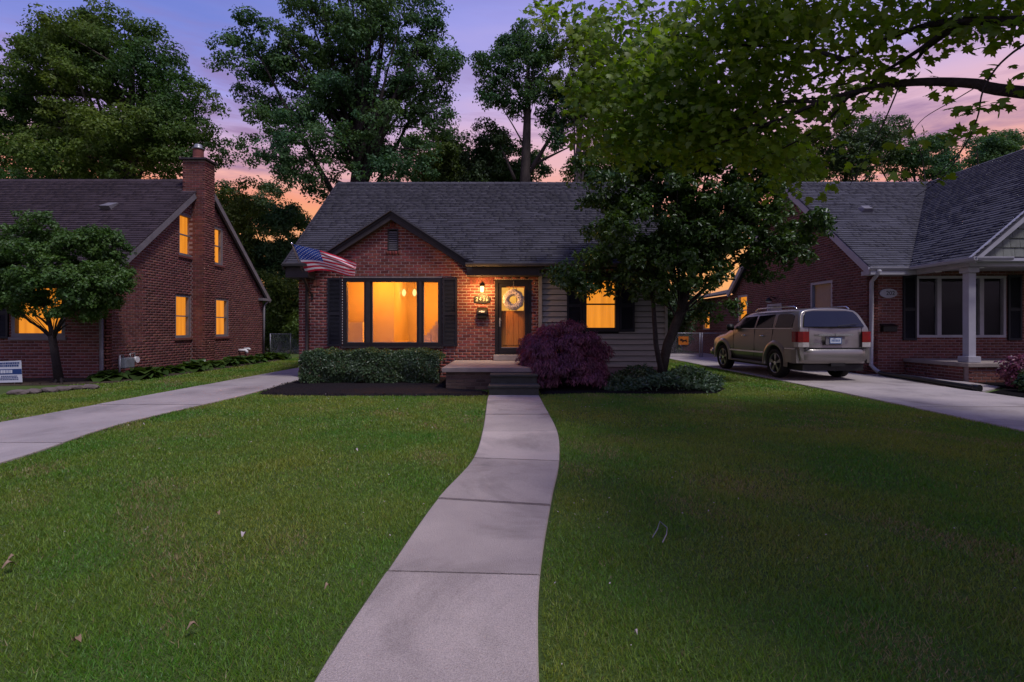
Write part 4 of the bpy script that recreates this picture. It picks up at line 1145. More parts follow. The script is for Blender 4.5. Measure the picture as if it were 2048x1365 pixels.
# ================================================================== the right house
rh = thing('right_brick_house', (14, 18, 0), 'right brick house with grey roof, white columned porch and dark windows', 'house')
RS_ = (Vector((10.5, 0, 0)), Y1, -X1); RF = (Vector((0, 14.9, 0)), X1, -Y1)
st = []
RK = 0.80
def span_r(z):
    if z < 3.1: return (14.9, 24.3)
    h = (6.75 - z) / RK
    return (19.35 - h, 19.35 + h)
RW1 = (16.72, 17.95, 1.95, 2.95); RW2 = (22.75, 23.7, 1.5, 2.85); SDR = (19.85, 20.95, 0.25, 2.34)
rwall = brick_wall(rh, 'side_wall', RS_, 14.9, 24.3, 0.0, 5.95, span_r, [RW1, RW2, SDR], st, M['mortar_side'])
RW3 = (27.05, 28.05, 1.27, 2.75)
brick_wall(rh, 'wing_wall', RS_, 24.3, 31.5, 0.0, 2.95, None, [RW3], st, M['mortar_side'])
RP = (11.8, 14.42, 1.10, 2.9)
brick_wall(rh, 'front_wall', RF, 10.5, 19.8, 0.0, 3.05, None, [RP], st, M['mortar_side'], bricks_if=lambda u, z: u < 17.5)
rflush = st
# gable vent panel and trims
vt = MB().poly([Vector((10.46, 19.35 - .98, 5.95)), Vector((10.46, 19.35 + .98, 5.95)), Vector((10.46, 19.35, 6.74))], (0.08, 0, 0)).build('gable_panel', M['trim_white'], rh)
for i in range(7):
    z = 6.02 + i * 0.085; h = (6.66 - z) / RK - 0.10
    if h > .05:
        MB().hexa([Vector((10.455, 19.35 - h, z - .02)), Vector((10.455, 19.35 + h, z - .02)), Vector((10.455, 19.35 + h, z - .012)), Vector((10.455, 19.35 - h, z - .012))],
                  [Vector((10.40, 19.35 - h, z - .055)), Vector((10.40, 19.35 + h, z - .055)), Vector((10.40, 19.35 + h, z - .047)), Vector((10.40, 19.35 - h, z - .047))]).build('slat', M['trim_dark'], vt)
# roof planes
RE = Vector((0, 14.55, 3.12)); RR = Vector((0, 19.3, 6.88))
RVv = (RR - RE).normalized(); RWv = Vector((0, -RVv.z, RVv.y))
def val_x(z): return 11.35 + (z - 3.12) / 0.86
rr_ = MB()
rr_.hexa([Vector((10.2, RE.y, RE.z - .07)), Vector((11.35, RE.y, RE.z - .07)), Vector((15.72, RR.y, RR.z - .07)), Vector((10.2, RR.y, RR.z - .07))],
         [Vector((10.2, RE.y, RE.z)), Vector((11.35, RE.y, RE.z)), Vector((15.72, RR.y, RR.z)), Vector((10.2, RR.y, RR.z))])
rr_.hexa([Vector((19, 24.2, 3.0)), Vector((10.2, 24.2, 3.0)), Vector((10.2, RR.y + .001, RR.z - .07)), Vector((19, RR.y + .001, RR.z - .07))],
         [Vector((19, 24.2, 3.07)), Vector((10.2, 24.2, 3.07)), Vector((10.2, RR.y + .001, RR.z)), Vector((19, RR.y + .001, RR.z))])
rroof = rr_.build('roof', M['shingle_grey'], rh)
rs = []
LR = (RR - RE).length
shingles(rroof, RE, X1, RVv, RWv, lambda v: 10.2, lambda v: val_x(RE.z + v * RVv.z), LR, rs, expo=0.128, tab=0.32)
CV = Vector((1, 0, 0.86)).normalized(); CW = Vector((-CV.z, 0, CV.x)); CE = Vector((11.35, 0, 3.12)); LC = 4.37 / CV.x
cg = MB().hexa([Vector((11.35, 12.55, 3.05)), Vector((11.35, 14.5, 3.05)), Vector((15.72, 19.3, 6.81)), Vector((15.72, 12.55, 6.81))],
               [Vector((11.35, 12.55, 3.12)), Vector((11.35, 14.5, 3.12)), Vector((15.72, 19.3, 6.88)), Vector((15.72, 12.55, 6.88))])
cg.hexa([Vector((20.1, 12.55, 3.05)), Vector((20.1, 19.3, 3.05)), Vector((15.73, 19.3, 6.81)), Vector((15.73, 12.55, 6.81))],
        [Vector((20.1, 12.55, 3.12)), Vector((20.1, 19.3, 3.12)), Vector((15.73, 19.3, 6.88)), Vector((15.73, 12.55, 6.88))])
croof = cg.build('porch_roof', M['shingle_grey'], rh)
shingles(croof, CE, Y1, CV, CW, lambda v: 12.53, lambda v: RE.y + (CV.z * v) / (RVv.z / RVv.y), LC, rs, expo=0.128, tab=0.32)
rs = [q for q in rs if q[1].x < 15.7]
flush(rh, rs, 'shingle', 'shingle_courses', M['shingle_grey'], 'shingle')
val = MB()
va = [Vector((val_x(3.12 + t * 3.76), RE.y + t * (RR.y - RE.y), 3.12 + t * 3.76)) for t in (0, 1)]
MB().beam(va[0] + Vector((0, 0, .012)), va[1] + Vector((0, 0, .012)), 0.10, 0.012, Vector((-.4, -.5, .8)).normalized()).build('valley_flashing', M['trim_dark'], rroof)
MB().beam((10.24, RE.y - .02, RE.z - .16), (10.24, RR.y, RR.z - .17), 0.10, 0.2, RWv).build('rake_board', M['trim_white'], rroof)
MB().beam((10.24, 24.2, 2.91), (10.24, RR.y + .01, RR.z - .17), 0.10, 0.2, Vector((0, .6, .8)).normalized()).build('rake_board', M['trim_white'], rroof)
for x in [10.2 + .3 * i for i in range(19)]:
    MB().hexa([Vector((x, 19.16, 6.80)), Vector((x + .29, 19.16, 6.80)), Vector((x + .29, 19.44, 6.80)), Vector((x, 19.44, 6.80))],
              [Vector((x, 19.27, 6.905)), Vector((x + .29, 19.27, 6.895)), Vector((x + .29, 19.33, 6.895)), Vector((x, 19.33, 6.905))]).build('ridge_cap', M['shingle_grey'], rroof)
c = RE + X1 * 12.05 + RVv * 3.65
rv = MB().hexa([c - X1 * .2 - RVv * .16, c + X1 * .2 - RVv * .16, c + X1 * .2 + RVv * .16, c - X1 * .2 + RVv * .16],
               [c - X1 * .15 - RVv * .13 + RWv * .15, c + X1 * .15 - RVv * .13 + RWv * .15, c + X1 * .13 + RVv * .1 + RWv * .13, c - X1 * .13 + RVv * .1 + RWv * .13]).build('roof_vent', M['trim_grey'], rroof, bevel=0.02)
# wing roof
slab_w = MB().hexa([Vector((10.2, 24.3, 2.95)), Vector((10.2, 31.8, 2.95)), Vector((14.5, 31.8, 3.9)), Vector((14.5, 24.3, 3.9))],
                   [Vector((10.2, 24.3, 3.03)), Vector((10.2, 31.8, 3.03)), Vector((14.5, 31.8, 3.98)), Vector((14.5, 24.3, 3.98))]).build('wing_roof', M['shingle_grey'], rh)
MB().box(10.40, 10.49, 31.36, 31.48, 0.05, 2.9).build('downspout', M['trim_white'], rh)
MB().box(19.6, 19.8, 15.12, 24.0, 0, 3.0).box(14.7, 19.6, 23.8, 24.0, 0, 3.0).box(14.5, 14.7, 24.0, 31.3, 0, 3.8).box(10.75, 14.7, 31.32, 31.5, 0, 2.9).build('rear_wall', M['mortar_side'], rh)
# gutters
MB().poly([Vector((10.15, 14.56 + a, 3.12 + b)) for a, b in prof], (1.17, 0, 0)).build('gutter', M['trim_white'], rh)
MB().poly([Vector((11.36 + a, 12.42, 3.12 + b)) for a, b in prof], (0, 2.05, 0)).build('gutter', M['trim_white'], rh)
MB().poly([Vector((11.28, 12.56 + a, 3.13 + b)) for a, b in prof], (0.98, 0, 0)).build('gutter', M['trim_white'], rh)
MB().box(10.2, 11.5, 14.5, 14.9, 2.90, 3.02).build('soffit', M['trim_white'], rh)
MB().tube([(10.42, 14.45, 3.02), (10.42, 14.62, 2.85), (10.42, 14.78, 2.72), (10.42, 14.80, 0.30), (10.46, 14.66, 0.17), (10.40, 14.36, 0.10)], 0.055, 8).build('downspout', M['trim_white'], rh, smooth=True)
# porch gable of shakes, beam, column
MB().poly([Vector((11.75, 12.82, 3.15)), Vector((19.6, 12.82, 3.15)), Vector((15.7, 12.82, 6.6))], (0, 0.1, 0)).build('gable_sheathing', M['dark_room'], rh)
M['shake'] = mk('grey green shakes', (0.21, 0.225, 0.21), 0.85, (0.15, 0.16, 0.15), nscale=3, per=0.15, bump=0.4, bscale=40, stretch=(6, 6, .6))
z = 3.17; k = 0
while z < 5.2:
    x0_ = 11.35 + (z + .2 - 3.0) / 0.86 + 0.1
    x = x0_ - random.uniform(0, .1)
    while x < 14.6:
        w = random.uniform(.16, .30)
        MB().hexa([Vector((x + .004, 12.785, z)), Vector((x + w - .004, 12.785, z)), Vector((x + w - .004, 12.81, z + .25)), Vector((x + .004, 12.81, z + .25))],
                  [Vector((x + .004, 12.82, z)), Vector((x + w - .004, 12.82, z)), Vector((x + w - .004, 12.82, z + .25)), Vector((x + .004, 12.82, z + .25))]).build('shake', M['shake'], rh)
        x += w
    z += .235; k += 1
MB().poly([Vector((11.28, 12.56, 3.11)), Vector((15.72, 12.56, 6.87)), Vector((15.72, 12.56, 6.62)), Vector((11.42, 12.56, 2.98))], (0, 0.07, 0)).build('rake_board', M['trim_white'], croof)
MB().poly([Vector((11.36, 12.63, 3.06)), Vector((15.72, 12.63, 6.75)), Vector((15.72, 12.63, 6.70)), Vector((11.42, 12.63, 3.01))], (0, 0.19, 0)).build('rake_soffit', M['trim_white'], croof)
MB().box(11.5, 19.5, 12.80, 13.16, 2.93, 3.145).build('porch_beam', M['trim_white'], rh)
MB().box(11.5, 11.8, 13.165, 14.88, 2.93, 3.04).build('porch_beam', M['trim_white'], rh)
MB().box(11.37, 19, 12.66, 15.1, 3.045, 3.06).build('porch_ceiling', M['trim_white'], rh)
col = MB().box(11.6, 11.78, 12.95, 13.13, 0.66, 2.79).build('column', M['trim_white'], rh)
MB().box(11.53, 11.85, 12.88, 13.20, 0.505, 0.66).build('column_base', M['trim_white'], col, bevel=0.012)
MB().box(11.55, 11.83, 12.90, 13.18, 2.79, 2.925).build('column_capital', M['trim_white'], col, bevel=0.012)
for (x, y) in ((11.62, 13.9), (11.9, 12.95)):
    MB().lathe((x, y, 2.90), [(.07, .0), (.075, .022), (.06, .028), (.001, .028)], 12).build('soffit_lamp', M['white'], rh)
MB().box(11.40, 19.4, 12.74, 14.88, 0.40, 0.50).build('porch_slab', M['slab'], rh, bevel=0.012)
pb = (Vector((0, 12.80, 0)), X1, -Y1); pl_ = (Vector((11.46, 0, 0)), Y1, -X1)
brick_wall(rh, 'porch_base', pb, 11.46, 19.3, 0.0, 0.398, None, [], st, M['mortar_side'], thick=.12)
brick_wall(rh, 'porch_base', pl_, 12.95, 14.88, 0.0, 0.398, None, [], st, M['mortar_side'], thick=.12)
flush(rh, rflush, 'brick', 'brick_courses', M['brick_side'], 'brick', seen=lambda x, y: y < 640 or x > 1745)
# windows of the right house
sash_window(rh, RS_, *RW1, M['trim_white'], M['cool_backing'], rec=-0.06, fw=0.08, rail=False, sill=M['trim_white'], label='dark side window above the parked vehicle')
sash_window(rh, RS_, *RW2, M['trim_white'], M['lit'], rec=-0.06, fw=0.07)
sash_window(rh, RS_, *RW3, M['trim_white'], M['lit'], rec=-0.06, fw=0.08, muntin=0)
sdw = MB().fbox(RS_, SDR[0], SDR[1], SDR[2], SDR[3], -0.12, -0.04).build('side_door', M['trim_white'], rh)
ring(MB(), RS_, SDR[0], SDR[1], SDR[2], SDR[3], .09, -0.04, 0.02).build('door_frame', M['trim_white'], sdw)
u0, u1, z0, z1 = RP
rp = ring(MB(), RF, u0, u1, z0, z1, 0.075, -0.09, 0.02).build('porch_window', M['trim_white'], rh)
for a, b in ((12.42, 12.54), (13.66, 13.78)):
    MB().fbox(RF, a, b, z0 + .075, z1 - .075, -0.08, 0.012).build('mullion', M['trim_white'], rp)
for a, b in ((u0 + .075, 12.42), (12.54, 13.66), (13.78, u1 - .075)):
    MB().fbox(RF, a, b, z0 + .075, z1 - .075, -0.05, -0.044).build('pane', M['glass'], rp)
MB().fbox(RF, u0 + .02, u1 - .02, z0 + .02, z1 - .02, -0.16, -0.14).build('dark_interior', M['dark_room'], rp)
louvred_shutter(rh, RF, 11.40, 11.79, 1.02, 2.92)
louvred_shutter(rh, RF, 14.46, 14.86, 1.02, 2.92)
# things on its walls
sl = thing('side_lamp', (10.45, 20.4, 2.5), 'black wall lamp above the white side door of the right house', 'lamp')
MB().tube([(10.49, 20.3, 2.55), (10.3, 20.3, 2.62), (10.22, 20.3, 2.56)], .02, 6).build('arm', M['metal_dark'], sl)
MB().lathe((10.22, 20.3, 2.44), [(.001, .14), (.05, .12), (.14, .03), (.13, .0), (.001, .01)], 12).build('shade', M['metal_dark'], sl, smooth=True)
MB().lathe((10.22, 20.3, 2.40), [(.001, -.02), (.10, 0.0), (.12, .03)], 12).build('diffuser', M['white'], sl, smooth=True)
c = P(1777, 587, 14.86)
op = thing('oval_plaque', (c.x, 14.87, c.z), 'white oval number plaque on the dark brick of the right house', 'plaque')
MB().poly([Vector((c.x + .255 * math.cos(a), 14.85, c.z + .135 * math.sin(a))) for a in [i * math.pi / 16 for i in range(32)]], (0, .03, 0)).build('plate', M['trim_white'], op)
lettering('202', 0.17, (c.x + .05, 14.846, c.z), M['metal_dark'], op, name='numerals', ext=0.002)
c = P(1776, 657, 14.85)
mb2 = thing('wall_mailbox', (c.x, 14.88, c.z - .1), 'black horizontal mailbox on the right house beneath the oval plaque', 'mailbox')
MB().box(c.x - .20, c.x + .20, 14.75, 14.888, c.z - .1, c.z + .06).build('box', M['metal_dark'], mb2, bevel=.01)
MB().poly([Vector((c.x - .215, 14.888, c.z + .13)), Vector((c.x - .215, 14.72, c.z + .065)), Vector((c.x - .215, 14.725, c.z + .05)), Vector((c.x - .215, 14.888, c.z + .075))], (.43, 0, 0)).build('lid', M['metal_dark'], mb2)
pp = thing('drain_pipe', (10.2, 13, 0), 'black corrugated drain pipe lying along the right driveway', 'pipe')
cpts = []; rad = []
for i in range(181):
    t = i / 180
    x = 10.38 + (10.02 - 10.38) * t + .03 * math.sin(t * 5); y = 14.40 + (11.05 - 14.40) * t
    cpts.append((x, y, 0.095 + 0.02 * max(0, 1 - t * 12))); rad.append(0.054 + (0.006 if i % 2 else -0.002))
MB().tube(cpts, rad, 12).build('corrugated_pipe', M['black_pipe'], pp, smooth=True)
MB().tube([(10.03, 11.14, .095), (10.01, 10.98, .09), (10.02, 10.92, .09)], [.062, .078, .078], 14).build('end_fitting', M['black_pipe'], pp)

# ================================================================== chain link fences
def chain_fence(name, label, a, b, h, posts, cat='fence', group=None):
    a = Vector(a); b = Vector(b); L = (b - a).length; t = (b - a).normalized()
    th = thing(name, (a + b) / 2 * 1.0, label, cat, group)
    th.location.z = 0
    for p in posts:
        q = a + t * (L * p)
        MB().tube([q, q + Vector((0, 0, h + .03))], 0.028, 8).build('post', M['galv'], th, smooth=True)
    MB().tube([a + Vector((0, 0, h)), b + Vector((0, 0, h))], 0.02, 8).build('top_rail', M['galv'], th, smooth=True)
    w = MB(); s = 0.07
    n = int((L + h) / s)
    for i in range(n):
        for sg_ in (1, -1):
            u = i * s - (h if sg_ > 0 else 0)
            ua, ub = u, u + sg_ * h
            if sg_ < 0: ua, ub = i * s, i * s - h
            pa = [ua, 0.04]; pb_ = [ub, h]
            lo, hi = 0, L
            def cut(p, q):
                if p[0] < lo: f = (lo - p[0]) / (q[0] - p[0]); p = [lo, p[1] + (q[1] - p[1]) * f]
                if p[0] > hi: f = (hi - p[0]) / (q[0] - p[0]); p = [hi, p[1] + (q[1] - p[1]) * f]
                return p
            if max(ua, ub) <= lo or min(ua, ub) >= hi: continue
            pa2 = cut(pa, pb_); pb2 = cut(pb_, pa)
            w.tube([a + t * pa2[0] + Z3 * pa2[1], a + t * pb2[0] + Z3 * pb2[1]], 0.0028, 3, False)
    o = w.build('wire_mesh', M['galv'], th); o['kind'] = 'stuff'
    return th
chain_fence('chain_link_gate', 'left leaf of the chain link gate carrying an orange dog sign', (7.05, 23.4, 0), (8.62, 23.4, 0), 1.13, (0.0, 1.0), 'gate')
chain_fence('chain_link_gate', 'right leaf of the chain link gate ahead of the parked vehicle', (8.72, 23.4, 0), (10.2, 23.4, 0), 1.13, (0.0, 1.0), 'gate')
chain_fence('chain_link_fence', 'low chain link fence in the shade between left and middle houses', (-12.6, 26.6, 0), (-6.4, 26.6, 0), 1.05, (0.0, .17, .42, .7, 1.0))
ds = thing('dog_sign', (7.85, 23.35, .75), 'small orange warning sign with black dog shape on the gate', 'sign')
M['orange'] = mk('orange sign', (0.55, 0.16, 0.02), 0.5, nscale=5)
MB().box(7.62, 8.08, 23.345, 23.352, .60, .98).build('panel', M['orange'], ds)
dg = [(7.68, .78), (7.72, .86), (7.78, .85), (7.84, .80), (7.93, .80), (7.98, .86), (7.99, .78), (8.02, .70), (7.97, .71), (7.94, .75), (7.87, .74), (7.83, .69), (7.79, .70), (7.80, .76), (7.73, .77)]
MB().poly([Vector((x, 23.338, z + .02)) for x, z in dg], (0, .006, 0)).build('dog_shape', M['metal_dark'], ds)

# ================================================================== the sport utility vehicle
suv = thing('sport_utility_vehicle', (8.13, 14.0, DZ + .003), 'champagne gold sport utility vehicle parked beside the right house', 'car')
suv.rotation_euler.z = math.radians(3.2)
def paint():
    m = mk('champagne paint', (0.235, 0.22, 0.205), 0.30, (0.215, 0.20, 0.187), nscale=1.5, metal=0.55, spec=0.5, coat=0.6)
    return m
M['paint'] = paint()
M['tint'] = mk('tinted car glass', (0.010, 0.011, 0.014), 0.04, nscale=2, spec=0.8)
M['tyre'] = mk('tyre rubber', (0.012, 0.012, 0.013), 0.8, nscale=9)
M['rim'] = mk('alloy rim', (0.42, 0.42, 0.45), 0.28, nscale=4, metal=0.9)
M['tail_red'] = mk('red tail light lens', (0.26, 0.006, 0.008), 0.12, (0.16, 0.004, 0.006), nscale=9, spec=0.7)
M['tail_clear'] = mk('clear lens', (0.5, 0.47, 0.46), 0.12, nscale=20, spec=0.7)
M['black_trim'] = mk('black car trim', (0.016, 0.016, 0.018), 0.5, nscale=6)
def sput(mb, name, mat, parent=suv, smooth=False, bevel=0):
    m = mb.mesh(name, smooth)
    if bevel:
        bm = bmesh.new(); bm.from_mesh(m)
        bmesh.ops.bevel(bm, geom=list(bm.edges), offset=bevel, segments=2, affect='EDGES', clamp_overlap=True)
        bm.to_mesh(m); bm.free()
        m.polygons.foreach_set('use_smooth', [smooth] * len(m.polygons))
    m.materials.append(mat)
    o = bpy.data.objects.new(name, m); put(o, parent, keep=False); return o
def cab(y, zl, zt, w=1.0, sh=0.0):
    pts = [(0, zl), (.78, zl), (.92, zl + .10), (.962, .74), (.958, 1.08), (.932, 1.33), (.865, zt - .30), (.80, zt - .13), (.70, zt - .035), (.40, zt), (0, zt + .012)]
    return [(x * w, y + (sh * max(0, z - 1.30) / .5), z) for x, z in pts]
def hood(y, zl, zt, w=1.0):
    pts = [(0, zl), (.76, zl), (.90, zl + .10), (.955, .70), (.95, zt - .22), (.925, zt - .10), (.88, zt - .05), (.82, zt - .02), (.70, zt), (.40, zt + .015), (0, zt + .025)]
    return [(x * w, y, z) for x, z in pts]
sts = [cab(-1.06, .50, 1.80, .955, .24), cab(-1.04, .46, 1.84, .985, .20), cab(-.88, .42, 1.865, 1.0, .12), cab(-.4, .40, 1.875), cab(.3, .38, 1.88), cab(1.0, .38, 1.875), cab(1.6, .38, 1.85), cab(2.02, .38, 1.80),
       hood(2.95, .38, 1.20), hood(3.25, .40, 1.17, .995), hood(3.62, .42, 1.12, .97), hood(3.86, .45, 1.05, .92), hood(3.96, .50, .95, .86)]
mb = MB(); nr = None
for s_ in sts:
    ringp = s_ + [(-x, y, z) for x, y, z in s_[-2:0:-1]]
    nr = len(ringp)
    mb.v += ringp
for i in range(len(sts) - 1):
    for k in range(nr):
        a = i * nr + k; b = i * nr + (k + 1) % nr
        mb.f.append((a, b, b + nr, a + nr))
mb.f.append(tuple(range(nr))); mb.f.append(tuple((len(sts) - 1) * nr + k for k in range(nr))[::-1])
bm_ = mb.mesh('body', True); bm_.materials.append(M['paint'])
bo = bpy.data.objects.new('body', bm_); C.objects.link(bo)
bmx = bmesh.new(); bmx.from_mesh(bm_); bmesh.ops.recalc_face_normals(bmx, faces=bmx.faces)
cl = bmx.edges.layers.float.new('crease_edge') if 'crease_edge' not in bmx.edges.layers.float else bmx.edges.layers.float['crease_edge']
bmx.verts.ensure_lookup_table()
for e in bmx.edges:
    i, j = e.verts[0].index, e.verts[1].index
    if i < nr and j < nr: e[cl] = 0.75
    if (i % nr, j % nr) in ((5, 5), (nr - 5, nr - 5)) and max(i, j) < 8 * nr: e[cl] = 0.55
    if (i % nr, j % nr) in ((1, 1), (nr - 1, nr - 1)): e[cl] = 0.6
bmx.to_mesh(bm_); bmx.free()
mdf = bo.modifiers.new('sub', 'SUBSURF'); mdf.levels = 2; mdf.render_levels = 2
cuts = []
for yy in (0, 3.03):
    for s_ in (-1, 1):
        cmesh = MB().tube([(s_ * .60, yy, .41), (s_ * 1.2, yy, .41)], 0.47, 36).mesh('cut')
        bq = bmesh.new(); bq.from_mesh(cmesh); bmesh.ops.recalc_face_normals(bq, faces=bq.faces); bq.to_mesh(cmesh); bq.free()
        co = bpy.data.objects.new('cut', cmesh); C.objects.link(co); cuts.append(co)
        md = bo.modifiers.new('b', 'BOOLEAN'); md.operation = 'DIFFERENCE'; md.object = co; md.solver = 'EXACT'
dg_ = bpy.context.evaluated_depsgraph_get()
nm = bpy.data.meshes.new_from_object(bo.evaluated_get(dg_)); nm.name = 'body'
bpy.data.objects.remove(bo)
for co in cuts: bpy.data.objects.remove(co)
nm.polygons.foreach_set('use_smooth', [True] * len(nm.polygons))
if hasattr(nm, 'set_sharp_from_angle'): nm.set_sharp_from_angle(angle=math.radians(35))
body = bpy.data.objects.new('body', nm); put(body, suv, keep=False)
# wheels with arches
for yy, nmz in ((0, 'rear'), (3.03, 'front')):
    for s_ in (-1, 1):
        arch = MB(); n = 28
        for i in range(n + 1):
            a = math.radians(-8 + 196 * i / n)
            for (rr2, xx) in ((.465, .90), (.465, .985), (.50, 1.0), (.56, .985), (.60, .955)):
                arch.v.append((s_ * xx, yy + rr2 * math.cos(a), .41 + rr2 * math.sin(a)))
        for i in range(n):
            for k in range(4):
                a = i * 5 + k; arch.f.append((a, a + 1, a + 6, a + 5))
        sput(arch, 'wheel_arch', M['paint'], smooth=True)
        wh = bpy.data.objects.new('wheel', None); wh.location = (s_ * .84, yy, .392); put(wh, suv, keep=False)
        ty = MB(); n = 36
        pr = [(.27, -.10), (.30, -.125), (.365, -.125), (.388, -.10), (.392, -.05), (.392, .05), (.388, .10), (.365, .125), (.30, .125), (.27, .10)]
        for rr2, xx in pr:
            for i in range(n):
                a = 2 * math.pi * i / n; ty.v.append((xx, rr2 * math.cos(a), rr2 * math.sin(a)))
        for q in range(len(pr) - 1):
            for i in range(n): ty.f.append((q * n + i, q * n + (i + 1) % n, (q + 1) * n + (i + 1) % n, (q + 1) * n + i))
        sput(ty, 'tyre', M['tyre'], wh, True)
        rm = MB()
        pr = [(.275, -.08), (.275, .10), (.262, .112), (.25, .10), (.245, .03), (.05, .02)]
        for rr2, xx in pr:
            for i in range(n):
                a = 2 * math.pi * i / n; rm.v.append((s_ * xx, rr2 * math.cos(a), rr2 * math.sin(a)))
        for q in range(len(pr) - 2):
            for i in range(n): rm.f.append((q * n + i, q * n + (i + 1) % n, (q + 1) * n + (i + 1) % n, (q + 1) * n + i))
        rim = sput(rm, 'rim', M['rim'], wh, True)
        bk = MB().tube([(s_ * .0, 0, 0), (s_ * .02, 0, 0)], .25, 24); sput(bk, 'brake_disc', M['black_trim'], wh)
        for q in range(5):
            a0 = 2 * math.pi * q / 5 + .3
            for da in (-.11, .11):
                sp_ = MB(); a1 = a0 + da
                sp_.beam((s_ * .085, .05 * math.cos(a0), .05 * math.sin(a0)), (s_ * .085, .255 * math.cos(a1), .255 * math.sin(a1)), .032, .03, Vector((1, 0, 0)))
                sput(sp_, 'spoke', M['rim'], wh)
        sput(MB().tube([(s_ * .06, 0, 0), (s_ * .105, 0, 0)], .055, 14), 'hub_cap', M['chrome'], wh)
# side glass, pillars stay paint
def sx(z): return .942 - (z - 1.33) * (.142 / .42) + .006
def side_pane(s_, pts, name='side_window'):
    m_ = MB(); P2 = [Vector((s_ * sx(z), y, z)) for y, z in pts]
    m_.poly(P2, (s_ * -.03, 0, 0)); return sput(m_, name, M['tint'])
for s_ in (-1, 1):
    side_pane(s_, [(-.74, 1.37), (.02, 1.365), (.02, 1.70), (-.10, 1.725), (-.62, 1.715), (-.72, 1.66)])
    side_pane(s_, [(.16, 1.36), (1.00, 1.345), (.98, 1.70), (.18, 1.725)])
    side_pane(s_, [(1.10, 1.34), (2.42, 1.315), (2.26, 1.42), (1.86, 1.63), (1.70, 1.675), (1.08, 1.70)])
    for y in (.09, 1.05, 2.30):
        m_ = MB().box(-.004, .004, y - .005, y + .005, .52, 1.33)
        for i, v_ in enumerate(m_.v): m_.v[i] = (s_ * (.966 if v_[2] < 1 else .946) + v_[0], v_[1] + (0 if v_[2] > 1 or y > .5 else .16), v_[2])
        sput(m_, 'door_seam', M['black_trim'])
    for y in (.62, 1.62):
        sput(MB().tube([(s_ * .955, y - .10, 1.12), (s_ * .995, y - .07, 1.125), (s_ * .995, y + .07, 1.125), (s_ * .955, y + .10, 1.12)], .017, 8), 'door_handle', M['chrome'], smooth=True)
    sput(MB().box(*sorted((s_ * .955, s_ * .983)), .52, 2.52, .64, .685), 'side_moulding', M['chrome'], bevel=.006)
    sput(MB().box(*sorted((s_ * .78, s_ * .985)), .50, 2.52, .33, .385), 'running_board', M['trim_grey'], bevel=.012)
    sput(MB().tube([(s_ * .70, -.62, 1.845), (s_ * .715, -.50, 1.915), (s_ * .715, .4, 1.925), (s_ * .71, 1.25, 1.91), (s_ * .70, 1.42, 1.84)], .017, 8), 'roof_rail', M['chrome'], smooth=True)
    sput(MB().box(*sorted((s_ * .925, s_ * .96)), -.75, 2.5, 1.322, 1.342), 'belt_moulding', M['chrome'])
    mir = sput(MB().box(*sorted((s_ * .98, s_ * 1.20)), 2.16, 2.30, 1.27, 1.47), 'door_mirror', M['black_trim'], bevel=.03, smooth=True)
    # tail lights wrap round the corner
    tl = MB().poly([(s_ * .985, -.83, .98), (s_ * .985, -.83, 1.25), (s_ * .978, -1.04, 1.25), (s_ * .90, -1.10, 1.25), (s_ * .74, -1.105, 1.25)][:0] or
                   [(s_ * .70, -1.082, .99), (s_ * .70, -1.105, .99), (s_ * .86, -1.105, .99), (s_ * .955, -1.06, .99), (s_ * .978, -.98, .99), (s_ * .978, -.82, .99), (s_ * .93, -.82, .99)], (0, 0, .27))
    sput(tl, 'tail_light', M['tail_red'])
    tl = MB().poly([(s_ * .70, -1.080, .87), (s_ * .70, -1.102, .87), (s_ * .86, -1.102, .87), (s_ * .952, -1.057, .87), (s_ * .975, -.98, .87), (s_ * .975, -.90, .87), (s_ * .93, -.90, .87)], (0, 0, .117))
    sput(tl, 'reversing_light', M['tail_clear'])
# tailgate glass, bumper, trims
def ry(z): return -1.075 + .24 * max(0, z - 1.30) / .5
gp = [(-.80, 1.385), (.80, 1.385), (.76, 1.50), (.69, 1.68), (.62, 1.765), (.45, 1.79), (-.45, 1.79), (-.62, 1.765), (-.69, 1.68), (-.76, 1.50)]
sput(MB().poly([(x, ry(z) - .012, z) for x, z in gp], (0, .03, 0)), 'rear_window', M['tint'])
for s_ in (-1, 1):
    m_ = MB().box(s_ * .69 - .004, s_ * .69 + .004, -1.086, -1.07, .86, 1.36); sput(m_, 'tailgate_seam', M['black_trim'])
bmp = MB(); n = 16
sec = [(.80, .0), (.83, -.03), (.80, -.075), (.70, -.09), (.55, -.085), (.46, -.05), (.44, .02)]
ths = []
for i in range(n + 1):
    t = -1 + 2 * i / n
    x = .985 * math.copysign(abs(t) ** .75, t); yb = -1.07 + .02 + (abs(t) ** 5) * .30
    for z, dy in sec:
        bmp.v.append((x, yb + dy, z))
# wrap the ends along the flanks
for i in range(n):
    for k in range(len(sec) - 1):
        a = i * len(sec) + k; bmp.f.append((a, a + 1, a + len(sec) + 1, a + len(sec)))
sput(bmp, 'rear_bumper', M['paint'], smooth=True)
for s_ in (-1, 1):
    q = MB().poly([(s_ * .955, -.49, .80), (s_ * .985, -.50, .80), (s_ * .99, -.80, .80), (s_ * .97, -1.0, .80), (s_ * .90, -1.0, .80)], (0, 0, -.34))
    sput(q, 'bumper_end', M['paint'])
    sput(MB().box(*sorted((s_ * .955, s_ * .995)), -.95, -.52, .805, .83), 'bumper_strip', M['chrome'])
sput(MB().box(-.80, .80, -1.105, -1.06, .825, .85), 'bumper_strip', M['black_trim'])
sput(MB().box(-.46, .46, -1.125, -1.07, 1.155, 1.205), 'tailgate_handle_bar', M['chrome'], bevel=.012)
sput(MB().tube([(0, -1.135, 1.18), (0, -1.12, 1.18)], .035, 14), 'badge', M['chrome'])
